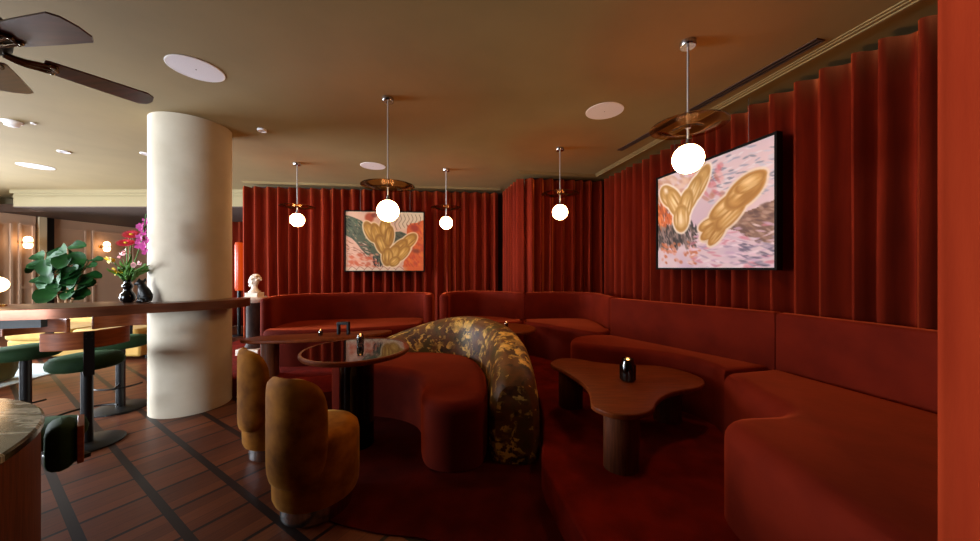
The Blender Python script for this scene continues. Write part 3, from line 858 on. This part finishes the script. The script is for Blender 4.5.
# ------------------------------------------------------------------ vase, flowers, figurine on the counter
vx, vy, vz = -3.15, 2.87, 1.05
vase_p = [(.030, 0), (.046, .02), (.052, .045), (.045, .075), (.026, .10), (.024, .115), (.036, .135), (.036, .15), (.022, .168), (.022, .185), (.028, .20), (.024, .20), (.018, .185)]
tag(link('vase', G().lathe(vase_p, (vx, vy, vz), 36), MT['gloss_black'], origin=(vx, vy, vz)), 'black lobed glass vase holding the bouquet on the counter', 'vase')
def fpos(pxx, pyy, d=2.87): return Vector(((pxx - 490) / 330 * d, d, 1.35 - (pyy - 268) / 330 * d))
top = Vector((vx, vy, vz + .19))
def stemtube(end, seed=0, r=.003):
    e = Vector(end); mid = (top + e) / 2 + Vector((0, 0, .03))
    return G().tube(spl([Vector((vx, vy, vz + .06)), top, mid, e], 5), r, 6)
def gerbera(p, nd, label, r=.062):
    t = thing('gerbera', label, 'flower', (vx, vy, vz + .06), 'flowers in the black vase')
    link('stem', stemtube(p), MT['stem'], parent=t)
    nd = Vector(nd).normalized(); q = nd.to_track_quat('Z', 'Y').to_matrix()
    g = G()
    for ring, (rr_, n, tilt) in enumerate(((r, 20, .15), (r * .72, 15, .4), (r * .45, 11, .7))):
        for i in range(n):
            a = 2 * PI * (i + .5 * ring) / n
            dr = q @ Vector((math.cos(a) * math.cos(tilt), math.sin(a) * math.cos(tilt), math.sin(tilt)))
            sd = q @ Vector((-math.sin(a), math.cos(a), 0)); w = rr_ * .16
            b = Vector(p); tip = b + dr * rr_
            m1 = b + dr * rr_ * .6
            g.add([b, m1 - sd * w, tip, m1 + sd * w], [(0, 1, 2, 3)])
    link('petals', g, MT['gerbera'], parent=t, smooth=False)
    link('centre', G().sphere(Vector(p) + nd * .008, .014, 12, 8, (1, 1, .7)), MT['yellowpetal'], parent=t)
gerbera(fpos(131.5, 235), (.35, -.6, .75), 'red gerbera, the taller of two in the black vase', .066)
gerbera(fpos(126, 243.5, 2.83), (.3, -.5, .8), 'red gerbera, the lower of two in the black vase', .066)
t = thing('orchid', 'magenta orchid spray leaning against the column from the black vase', 'flower', (vx, vy, vz + .06))
link('stem', G().tube(spl([Vector((vx, vy, vz + .06)), top, fpos(136, 258, 2.8), fpos(143, 236, 2.74), fpos(146, 214, 2.70)], 5), .004, 6), MT['stem'], parent=t)
ro = random.Random(2)
for (a, b) in ((146, 222), (141, 227), (145, 232), (140, 238), (147, 240), (144, 246), (139, 245), (146, 251)):
    g = G(); c = fpos(a, b, 2.72 + ro.uniform(-.03, .03))
    for i in range(6):
        an = 2 * PI * i / 6 + ro.random(); dr = Vector((math.cos(an), -.35, math.sin(an))).normalized()
        sd = dr.cross(Vector((0, 1, 0))).normalized()
        g.add([c, c + dr * .022 - sd * .015, c + dr * .038, c + dr * .022 + sd * .015], [(0, 1, 2, 3)])
    link('blossom', g, MT['orchid'], parent=t, smooth=False)
def smallflower(p, mat, label, r=.026, cat='flower'):
    t = thing('small_flower', label, cat, (vx, vy, vz + .06), 'flowers in the black vase')
    link('stem', stemtube(p, r=.0022), MT['stem'], parent=t)
    g = G()
    for i in range(9):
        dr = Vector((ro.uniform(-1, 1), ro.uniform(-1, .3), ro.uniform(-.5, 1))).normalized(); sd = dr.cross(Vector((.3, .8, .2))).normalized()
        c = Vector(p); g.add([c, c + dr * r * .6 - sd * r * .4, c + dr * r, c + dr * r * .6 + sd * r * .4], [(0, 1, 2, 3)])
    link('petals', g, mat, parent=t, smooth=False)
smallflower(fpos(110.5, 261), MT['yellowpetal'], 'yellow flower reaching farthest out of the black vase', .05)
smallflower(fpos(117, 271, 2.82), MT['yellowpetal'], 'yellow flower just above the black vase rim beside the leaves', .042)
smallflower(fpos(122, 256), MT['pinkpetal'], 'pale pink blossom below the red gerberas', .035)
smallflower(fpos(126, 252, 2.9), MT['pinkpetal'], 'pale pink blossom hard under the lower gerbera', .035)
smallflower(fpos(137, 265, 2.80), MT['pinkpetal'], 'pale pink blossom between the vase and the column', .04)
g = G(); rg = random.Random(11)
for i in range(34):
    a = rg.uniform(0, 2 * PI); el = rg.uniform(.8, 3.0)
    leafgeo(g, top - Vector((0, 0, .02)), (math.cos(a) * .9, math.sin(a) * .9, el), rg.uniform(.12, .27), .015, rg.uniform(.0, .35), rg.uniform(-1, 1))
tag(link('greenery', g, MT['stem'], origin=(vx, vy, vz + .06)), 'spray of green leaves filling the black vase', 'foliage')
# seated animal figurine
fx, fy, fz = -3.03, 2.885, 1.05
g = G()
g.sphere((fx + .026, fy, fz + .045), .044, 20, 14, (1.0, .85, .98))
g.tube([(fx + .03, fy, fz + .05), (fx + .012, fy, fz + .095), (fx - .008, fy, fz + .13), (fx - .016, fy, fz + .155)], [.042, .038, .031, .026], 16)
g.sphere((fx - .022, fy - .006, fz + .168), .030, 20, 14, (1, .9, .92)); g.sphere((fx - .048, fy - .014, fz + .160), .014, 12, 8, (1.3, .9, .8))
for q in (-1, 1):
    g.tube([(fx - .012 + q * .014, fy + q * .008, fz + .185), (fx - .010 + q * .019, fy + q * .010, fz + .212)], [.012, .004], 10)
    g.tube([(fx - .006, fy + q * .018, fz + .105), (fx - .018, fy + q * .02, fz + .055), (fx - .022, fy + q * .02, fz + .01)], [.016, .013, .011], 10)
    g.sphere((fx - .030, fy + q * .02, fz + .009), .012, 10, 8, (1.4, 1, .75)); g.sphere((fx + .012, fy + q * .034, fz + .022), .022, 12, 8, (1.4, .8, 1.0))
g.tube(spl([(fx + .06, fy + .01, fz + .02), (fx + .07, fy - .025, fz + .014), (fx + .04, fy - .05, fz + .011)], 5), .008, 8)
o = link('animal_figurine', g, MT['black'], origin=(fx, fy, fz))
rm = o.modifiers.new('fuse', 'REMESH'); rm.mode = 'VOXEL'; rm.voxel_size = .005; rm.use_smooth_shade = True
tag(o, 'black seated animal figurine on the counter against the column', 'figurine')

# ------------------------------------------------------------------ pendant lamps
def pendant(x, y, zg, zd, label, rd=.215):
    t = thing('pendant_lamp', label, 'pendant lamp', (x, y, HC), 'pendant globes with glass discs')
    link('canopy', G().lathe([(.0, HC - .032), (.042, HC - .032), (.046, HC - .027), (.046, HC)], (x, y, 0), 36), MT['chrome'], parent=t)
    link('rod', G().tube([(x, y, HC - .03), (x, y, zg + .08)], .006, 12), MT['rod'], parent=t)
    prof = [(.012, .004), (.05, -.004), (.075, -.016), (.10, -.02), (.13, -.012), (.165, .003), (.195, .006), (rd, .0), (rd, .004), (.195, .010), (.165, .007), (.13, -.008), (.10, -.016), (.075, -.012), (.05, 0), (.012, .008)]
    link('glass_disc', G().lathe(prof, (x, y, zd), 72), MT['smoked'], parent=t)
    link('collar', G().lathe([(.0, .014), (.016, .012), (.016, -.010), (.0, -.012)], (x, y, zd), 20), MT['chrome'], parent=t)
    gb = link('globe', G().sphere((x, y, zg), .088, 40, 24), MT['globe'], parent=t)
    link('globe_cap', G().lathe([(.03, .078), (.03, .088), (.012, .098), (.012, .12)], (x, y, zg), 24), MT['chrome'], parent=t)
pendant(1.226, 2.044, 2.025, 2.225, 'pendant globe with glass disc before the lilac and gold painting')
pendant(-.84, 2.718, 1.82, 2.025, 'pendant globe with glass disc hanging over the tapestry bench before the green painting')
pendant(-2.57, 4.40, 1.99, 2.165, 'pendant globe with glass disc hanging nearest the column over the rear booth')
pendant(-.62, 4.67, 1.987, 2.20, 'pendant globe with glass disc hanging where the two rear booths meet')
pendant(.817, 3.85, 2.0, 2.212, 'pendant globe with glass disc hanging over the corner booth')

# ------------------------------------------------------------------ ceiling fittings
def speaker(px_, py_, r, label, name='ceiling_speaker'):
    d = 330 * (HC - 1.35) / (268 - py_); x = (px_ - 490) / 330 * d
    x, d = round(x, 3), round(d, 3)
    t = thing(name, label, 'ceiling speaker', (x, d, HC))
    link('rim', G().lathe([(r * .95, -.0035), (r * .96, -.0045), (r, -.003), (r, 0)], (x, d, HC), 64), MT['white'], parent=t)
    link('grille', G().lathe([(0, -.004), (r * .955, -.0036), (r * .955, -.001)], (x, d, HC), 64), MT['grille'], parent=t)
    link('centre_dot', G().lathe([(0, -.0055), (.004, -.0055), (.004, -.003)], (x, d, HC), 12), MT['black'], parent=t)
speaker(196, 69, .162, 'round white ceiling speaker between the fan and the column')
speaker(604.5, 111, .162, 'round white ceiling speaker beside the long slot vent')
speaker(373, 166, .165, 'round white ceiling speaker behind the middle pendant rod')
speaker(36, 166.3, .165, 'round white ceiling speaker over the yellow sofa near the soffit')
def downlight(px_, py_, r, h, label):
    d = 330 * (HC - 1.35) / (268 - py_); x = round((px_ - 490) / 330 * d, 3); d = round(d, 3)
    t = thing('downlight', label, 'ceiling light', (x, d, HC))
    link('ring', G().lathe([(r * .72, -.004), (r * .75, -h), (r * .95, -h), (r, -h * .6), (r, 0)], (x, d, HC), 36), MT['white'], parent=t)
    link('lens', G().lathe([(0, -h * .5), (r * .74, -h * .5), (r * .74, 0)], (x, d, HC), 30), MT['grille'], parent=t)
downlight(64, 151.5, .055, .012, 'tiny round recessed downlight beyond the smoke detector')
downlight(262, 129.5, .042, .02, 'small round white fitting on the ceiling beside the column shadow')
downlight(146, 153.5, .055, .012, 'small white fitting on the ceiling peeking out behind the column')
downlight(33.5, 123, .018, .012, 'pinhead white sprinkler dot beside the smoke detector')
d_ = 330 * 1.4 / (268 - 121.5); x_ = (12 - 490) / 330 * d_
t = thing('smoke_detector', 'domed white smoke detector on the ceiling near the fan', 'smoke detector', (x_, d_, HC))
link('base', G().lathe([(.062, -.014), (.066, -.01), (.066, 0)], (x_, d_, HC), 36), MT['white'], parent=t)
link('dome', G().lathe([(0, -.05), (.025, -.05), (.045, -.042), (.052, -.014)], (x_, d_, HC), 36), MT['white'], parent=t)
# slot vent
a = Vector((1.54, 3.915)); b = Vector((2.02, 2.02)); e = (b - a).normalized(); rz = math.atan2(e.y, e.x); L = (b - a).length; c = (a + b) / 2
t = thing('slot_vent', 'long narrow brown slot vent in the ceiling beside the curtain wall', 'vent', (c.x, c.y, HC))
nrm = Vector((-e.y, e.x))
g = G()
for s in (-.032, .0, .032): g.box((c.x + nrm.x * s, c.y + nrm.y * s, HC - .003), (L, .008, .008), rz)
for s in (-L / 2, L / 2): g.box((c.x + e.x * s, c.y + e.y * s, HC - .003), (.008, .07, .008), rz)
link('frame', g, MT['brownpaint'], parent=t, smooth=False)
link('slot', G().box((c.x, c.y, HC - .001), (L, .058, .003), rz), MT['black'], parent=t, smooth=False)

# ceiling fan
fx, fy, fz = -2.34, 1.48, 2.37
t = thing('ceiling_fan', 'dark wooden ceiling fan with ornate metal blade arms, cut by the frame edge', 'ceiling fan', (fx, fy, HC))
link('downrod', G().lathe([(.012, 2.52), (.012, HC - .05)], (fx, fy, 0), 16), MT['brass'], parent=t)
link('canopy', G().lathe([(.02, HC - .08), (.06, HC - .05), (.065, HC)], (fx, fy, 0), 32), MT['brass'], parent=t)
link('motor', G().lathe([(.03, 2.34), (.08, 2.35), (.115, 2.38), (.12, 2.44), (.10, 2.50), (.03, 2.53)], (fx, fy, 0), 40), MT['black'], parent=t)
for i in range(5):
    az = math.radians(-8 + 71 * i) if i < 3 else math.radians(-8 + 72 * i)
    rot = Matrix.Rotation(az, 3, 'Z') @ Matrix.Rotation(math.radians(-8), 3, 'X')
    def W(p): return Vector((fx, fy, fz)) + rot @ Vector(p)
    g = G(); o2 = []
    for x, y in ((.20, -.05), (.215, -.058), (.40, -.068), (.565, -.074), (.595, -.05), (.605, 0), (.595, .05), (.565, .074), (.40, .068), (.215, .058), (.20, .05)): o2.append((x, y))
    n = len(o2)
    vs = [W((x, y, -.004)) for x, y in o2] + [W((x, y, .004)) for x, y in o2]
    g.add(vs, [tuple(reversed(range(n))), tuple(range(n, 2 * n))] + [(k, (k + 1) % n, n + (k + 1) % n, n + k) for k in range(n)])
    bl = link('blade', g, MT['fanwood'], parent=t)
    g = G()
    for s in (-1, 0, 1):
        g.tube([W(p) for p in spl([(.09, s * .012, -.012), (.14, s * .022, -.02), (.19, s * .03, -.014), (.235, s * .034, -.008)], 4)], .009, 8)
        g.sphere(W((.235, s * .034, -.008)), .011, 10, 8)
    g.tube([W((.21, -.04, -.008)), W((.245, 0, -.010)), W((.21, .04, -.008))], .010, 8)
    link('blade_arm', g, MT['bronze'], parent=bl)

# ------------------------------------------------------------------ paintings
def srgb_arr(a):
    a = np.clip(a / 255.0, 0, 1); return np.where(a <= .04045, a / 12.92, ((a + .055) / 1.055) ** 2.4)
class Canvas:
    def __init__(s, w, h, base, seed):
        s.w, s.h = w, h; s.img = np.ones((h, w, 3)) * np.array(base, float); s.r = np.random.RandomState(seed)
        s.U, s.V = np.meshgrid((np.arange(w) + .5) / w, (np.arange(h) + .5) / h); s.asp = w / h
    def noise(s, n):
        a = s.r.rand(n + 2, n + 2); x = s.U * n; y = s.V * n; i = x.astype(int); j = y.astype(int); fx_ = x - i; fy_ = y - j
        return (a[j, i] * (1 - fx_) + a[j, i + 1] * fx_) * (1 - fy_) + (a[j + 1, i] * (1 - fx_) + a[j + 1, i + 1] * fx_) * fy_
    def put(s, mask, c, al=1.0):
        m = np.clip(mask, 0, 1)[..., None] * al; s.img = s.img * (1 - m) + np.array(c, float) * m
    def ell(s, cx, cy, a, b, ang, c, al=1.0, soft=.12, ring=None):
        dx = (s.U - cx) * s.asp; dy = s.V - cy; ca, sa = math.cos(ang), math.sin(ang)
        q = np.sqrt(((dx * ca + dy * sa) / a) ** 2 + ((-dx * sa + dy * ca) / b) ** 2)
        if ring: m = np.clip(1 - np.abs(q - 1 + ring) / ring, 0, 1)
        else: m = np.clip((1 - q) / soft, 0, 1)
        s.put(m, c, al)
    def poly(s, pts, c, al=1.0, grow=0.0):
        q = spl([(p[0], p[1]) for p in pts], 6, True); X = [p.x for p in q]; Y = [p.y for p in q]
        cx, cy = sum(X) / len(X), sum(Y) / len(Y)
        if grow: X = [x + (x - cx) * grow for x in X]; Y = [y + (y - cy) * grow for y in Y]
        ins = np.zeros(s.U.shape, bool); n = len(X)
        for i in range(n):
            j = (i - 1) % n
            if abs(Y[j] - Y[i]) < 1e-9: continue
            ins ^= ((Y[i] > s.V) != (Y[j] > s.V)) & (s.U < (X[j] - X[i]) * (s.V - Y[i]) / (Y[j] - Y[i]) + X[i])
        s.put(ins.astype(float), c, al); return ins
    def dabs(s, box, n, L, W, ang, cols, al=.85, inside=None):
        for i in range(n):
            cx = s.r.uniform(box[0], box[2]); cy = s.r.uniform(box[1], box[3])
            if inside is not None and not inside[min(s.h - 1, int(cy * s.h)), min(s.w - 1, int(cx * s.w))]: continue
            s.ell(cx, cy, L * s.r.uniform(.6, 1.3), W * s.r.uniform(.6, 1.3), ang + s.r.uniform(-.35, .35), cols[s.r.randint(len(cols))], al, .5)
    def petals(s, L, halo, mid, dark, light):
        for x, y, a_, b_, an in L: s.ell(x, y, a_ + .022, b_ + .022, an, halo, .9, .10)
        for x, y, a_, b_, an in L:
            s.ell(x, y, a_, b_, an, mid, 1, .10); s.ell(x, y, a_, b_, an, dark, .6, ring=.20)
            ca, sa = math.cos(an), math.sin(an)
            for k in range(7):
                o = (-.62 + 1.24 * k / 6) * b_; q = s.r.uniform(-.12, .12) * a_
                cc = (light, mid, dark, light, mid, light, dark)[s.r.randint(7)]
                s.ell(x + (q * ca - o * sa) / s.asp, y + q * sa + o * ca, a_ * s.r.uniform(.5, .8), b_ * .16, an + s.r.uniform(-.08, .08), cc, .6, .6)
            s.ell(x - .01, y - .01, a_ * .5, b_ * .3, an, tuple(min(255, v + 22) for v in light), .6, .8)
    def line(s, pts, w, c, al=.9):
        q = spl([(p[0], p[1]) for p in pts], 8); d = np.full(s.U.shape, 9.0)
        for a, b in zip(q[:-1], q[1:]):
            ax, ay, bx_, by_ = a.x * s.asp, a.y, b.x * s.asp, b.y; vx_, vy_ = bx_ - ax, by_ - ay; l2 = vx_ * vx_ + vy_ * vy_ + 1e-12
            tt = np.clip(((s.U * s.asp - ax) * vx_ + (s.V - ay) * vy_) / l2, 0, 1)
            d = np.minimum(d, np.hypot(s.U * s.asp - ax - tt * vx_, s.V - ay - tt * vy_))
        s.put(np.clip((w - d) / (w * .5), 0, 1), c, al)

def painting1():
    c = Canvas(190, 150, (212, 168, 146), 3)
    c.put(np.clip((c.U - .55) * 6, 0, 1) * np.clip((.36 - c.V) * 9, 0, 1), (214, 196, 168))
    c.put(np.clip((.34 - c.V) * 5, 0, 1) * np.clip((.55 - c.U) * 6, 0, 1), (216, 176, 152))
    gr = c.poly([(-.05, .08), (.10, .10), (.26, .22), (.36, .45), (.50, .78), (.50, .90), (.38, .85), (.24, .70), (.10, .48), (-.05, .34)], (60, 76, 56), .9)
    c.dabs((0, .05, .55, .95), 320, .035, .010, .75, [(36, 58, 44), (66, 96, 70), (20, 34, 28), (110, 120, 92), (160, 140, 110)], .85, gr)
    gr2 = c.poly([(.58, .36), (.72, .34), (.80, .42), (.70, .52), (.58, .52)], (58, 66, 48), .85)
    c.dabs((.56, .32, .8, .54), 60, .03, .01, .2, [(36, 58, 44), (80, 96, 70), (24, 30, 26)], .8, gr2)
    orr = c.poly([(.80, .22), (.90, .18), (1.05, .2), (1.05, 1.05), (.78, 1.05), (.74, .85), (.86, .6), (.78, .38)], (206, 92, 36))
    c.dabs((.72, .15, 1, 1), 120, .05, .02, 1.1, [(224, 120, 40), (190, 60, 30), (214, 100, 50), (170, 70, 36)], .6, orr)
    c.ell(.88, .27, .10, .07, .4, (150, 46, 24), .9, .5); c.ell(.90, .66, .09, .05, .1, (120, 50, 26), .8, .6)
    c.ell(.30, .10, .09, .10, 0, (170, 66, 32), .95, .4); c.ell(.36, .06, .06, .05, .3, (120, 40, 22), .8, .5)
    c.dabs((.0, .5, .3, .75), 60, .05, .008, .5, [(120, 60, 44), (170, 110, 90), (226, 190, 168)], .8)
    c.dabs((.0, .72, .40, .96), 50, .06, .03, .3, [(200, 90, 54), (186, 76, 44), (216, 150, 124), (224, 176, 150)], .7)
    c.dabs((.35, .75, .5, .92), 40, .03, .012, 1.2, [(30, 36, 40), (60, 66, 60), (16, 16, 18)], .9)
    c.put(np.clip((c.V - .92) * 30, 0, 1) * np.clip((.8 - c.U) * 8, 0, 1), (214, 190, 166))
    for k in range(7): c.line([(.03 + .1 * k, .99), (.08 + .1 * k, .93), (.14 + .1 * k, .98)], .006, (150, 70, 54), .8)
    for k in range(7):
        x = .64 + .05 * k; c.line([(x, .04), (x + .02, .12), (x - .015, .20), (x + .01, .30 - .02 * k)], .006, (96, 64, 54), .85)
    pts = [(.25, .24), (.30, .17), (.40, .21), (.44, .12), (.58, .14), (.60, .34), (.56, .54), (.60, .57), (.70, .44), (.84, .38), (.91, .46), (.86, .66), (.72, .88), (.60, .93), (.50, .90), (.46, .76), (.36, .60), (.27, .40)]
    L = [(.31, .34, .20, .09, 1.15), (.40, .40, .23, .10, 1.25), (.50, .28, .17, .10, 1.55), (.46, .55, .20, .11, 1.2), (.55, .42, .20, .085, 1.7), (.80, .50, .19, .10, 2.35),
         (.68, .60, .20, .095, 2.35), (.73, .70, .18, .08, 2.25), (.60, .72, .20, .10, 2.05), (.53, .76, .17, .10, 1.6), (.62, .84, .11, .08, 2.4)]
    c.petals(L, (232, 208, 170), (184, 136, 54), (128, 84, 24), (222, 182, 100))
    return c
def painting2():
    c = Canvas(190, 150, (212, 190, 202), 8)
    c.put(c.noise(5), (226, 206, 210), .8); c.put(np.clip(c.noise(7) * 2 - 1.1, 0, 1), (196, 170, 196), .8)
    c.dabs((.55, .0, 1, .45), 130, .05, .010, .05, [(150, 156, 182), (120, 128, 150), (226, 220, 228), (196, 198, 214)], .8)
    c.dabs((.35, .05, .65, .35), 40, .06, .03, .9, [(206, 110, 120), (226, 160, 160), (186, 120, 96)], .55)
    c.dabs((.0, .26, .20, .60), 190, .05, .016, 1.2, [(206, 100, 44), (180, 84, 40), (120, 60, 40), (226, 130, 70)], .9)
    c.put(np.clip((.40 - c.U) * 7, 0, 1) * np.clip((.13 - np.abs(c.V - .66)) * 14, 0, 1), (120, 98, 92), .75)
    c.dabs((.0, .55, .42, .78), 260, .05, .013, 1.2, [(60, 56, 58), (100, 84, 80), (40, 36, 40), (140, 120, 116)], .9)
    c.dabs((.05, .74, .45, .95), 60, .035, .02, .6, [(206, 120, 80), (214, 150, 130), (186, 100, 60)], .7)
    br = c.poly([(.66, .64), (.76, .56), (.90, .52), (1.05, .50), (1.05, .78), (.86, .78), (.78, .70)], (136, 104, 90))
    c.dabs((.6, .5, 1, .8), 130, .045, .016, .4, [(112, 84, 76), (156, 122, 106), (96, 70, 66), (176, 146, 132)], .75, br)
    c.dabs((.35, .66, 1, 1), 150, .06, .012, .05, [(226, 196, 214), (196, 166, 196), (206, 130, 150), (236, 220, 230), (160, 140, 170)], .7)
    c.dabs((.78, .80, 1, .98), 40, .05, .01, .1, [(90, 84, 110), (150, 140, 166)], .7)
    c.dabs((.0, .0, .5, .25), 70, .07, .03, .5, [(204, 160, 126), (226, 196, 176), (196, 140, 110)], .6)
    T1 = [(.13, .23, .17, .10, .8), (.20, .31, .21, .10, 1.0), (.45, .20, .20, .085, 2.15), (.38, .28, .21, .09, 2.1), (.31, .38, .19, .10, 1.9), (.27, .49, .15, .11, 1.5)]
    T2 = [(.53, .60, .12, .06, 2.9), (.54, .67, .12, .055, 2.65), (.60, .70, .13, .055, 2.35), (.70, .54, .20, .085, 2.45), (.66, .46, .19, .075, 2.6), (.80, .37, .21, .12, 2.6), (.84, .31, .15, .07, 2.8)]
    c.petals(T2, (232, 216, 196), (196, 148, 76), (150, 100, 34), (232, 204, 150))
    c.petals(T1, (240, 230, 216), (202, 160, 92), (158, 112, 44), (240, 220, 176))
    c.ell(.27, .52, .08, .06, 1.5, (240, 222, 190), .6, .8); c.ell(.10, .16, .06, .035, .9, (250, 244, 236), .8, .8); c.ell(.55, .68, .14, .09, 2.6, (160, 108, 34), .35, .6)
    return c
def art_mat(name):
    m, nt, b = newmat(name); b.inputs['Roughness'].default_value = .6
    at = N(nt, 'ShaderNodeVertexColor'); at.layer_name = 'paint'
    nt.links.new(at.outputs[0], b.inputs['Base Color'])
    return m
def picture(label, a, b, z0, z1, canvas, mat):
    """a..b is the canvas's foot seen left to right from the room."""
    a = Vector(a); b = Vector(b); e = (b - a).normalized(); L = (b - a).length; n = Vector((e.y, -e.x)); c = (a + b) / 2
    t = thing('painting', label, 'painting', (c.x, c.y, z0))
    w, h = canvas.w, canvas.h; vs = []; fs = []
    for j in range(h):
        for i in range(w):
            p = a + e * L * i / (w - 1) + n * .022; vs.append((p.x, p.y, z1 + (z0 - z1) * j / (h - 1)))
    for j in range(h - 1):
        for i in range(w - 1):
            q = j * w + i; fs.append((q, q + w, q + w + 1, q + 1))
    o = link('canvas', G().add(vs, fs), mat, parent=t, smooth=False)
    ca = o.data.color_attributes.new('paint', 'FLOAT_COLOR', 'POINT')
    rgba = np.ones((h * w, 4), np.float32); rgba[:, :3] = srgb_arr(canvas.img.reshape(-1, 3))
    ca.data.foreach_set('color', rgba.ravel())
    g = G(); rz = math.atan2(e.y, e.x); zm = (z0 + z1) / 2; f = .018
    g.box((c.x, c.y, zm), (L + .01, .036, z1 - z0 + .01), rz)
    for s, q in ((-1, a), (1, b)):
        p = q + e * s * f / 2; g.box((p.x + n.x * .008, p.y + n.y * .008, zm), (f, .056, z1 - z0 + 2 * f), rz)
    for z in (z0 - f / 2, z1 + f / 2): g.box((c.x + n.x * .008, c.y + n.y * .008, z), (L, .056, f), rz)
    link('frame', g, MT['canvas_side'], parent=t, smooth=False)
    for q in (.18, .82):
        p = a + e * L * q
        link('hanging_wire', G().tube([(p.x, p.y, z1), (p.x, p.y, HC - .01)], .0025, 6), MT['chrome'], parent=t)
picture('framed abstract painting of a gold tulip shape on green, pink and orange', (-2.41, 5.53), (-1.14, 5.67), 1.305, 2.295, painting1(), art_mat('tulip_painting_colours'))
picture('framed abstract painting of two gold tulip shapes on lilac and grey', (1.912, 3.715), (2.148, 2.46), 1.352, 2.345, painting2(), art_mat('lilac_painting_colours'))

# ------------------------------------------------------------------ daylight, world, camera
def area(name, loc, rot, sx, sy, power, col):
    l = bpy.data.lights.new(name, 'AREA'); l.shape = 'RECTANGLE'; l.size = sx; l.size_y = sy; l.energy = power; l.color = col
    o = bpy.data.objects.new(name, l); COL.objects.link(o); o.location = loc; o.rotation_euler = rot
    return o
area('daylight_window_one', (-9.95, 3.35, 1.5), (0, math.radians(-90), 0), 2.15, 4.2, 1700, (.92, .95, 1.0))
area('daylight_window_two', (-9.95, -1.05, 1.5), (0, math.radians(-90), 0), 2.15, 3.2, 60, (.86, .93, 1.0))
area('daylight_window_three', (-6.6, -3.4, 1.5), (math.radians(90), 0, 0), 4.9, 2.15, 1200, (.86, .93, 1.0))

w = bpy.data.worlds.new('world'); sc.world = w; w.use_nodes = True
w.node_tree.nodes['Background'].inputs[0].default_value = (.7, .8, 1, 1); w.node_tree.nodes['Background'].inputs[1].default_value = .6

cam = bpy.data.cameras.new('camera'); co_ = bpy.data.objects.new('camera', cam); COL.objects.link(co_)
co_.location = (0, 0, 1.35); co_.rotation_euler = (math.radians(90), 0, 0)
cam.sensor_width = 36; cam.sensor_fit = 'HORIZONTAL'; cam.lens = 330 / 980 * 36; cam.shift_y = -2.5 / 980; cam.clip_start = .03
sc.camera = co_
sc.view_settings.view_transform = 'Standard'; sc.view_settings.look = 'None'; sc.view_settings.gamma = 1; sc.view_settings.exposure = 0.0
sc.view_settings.use_curve_mapping = False
try:
    sc.cycles.use_denoising = True; sc.cycles.denoiser = 'OPENIMAGEDENOISE'
    sc.cycles.max_bounces = 10; sc.cycles.diffuse_bounces = 5; sc.cycles.transparent_max_bounces = 16
    sc.cycles.sample_clamp_indirect = 4.0
except Exception:
    pass
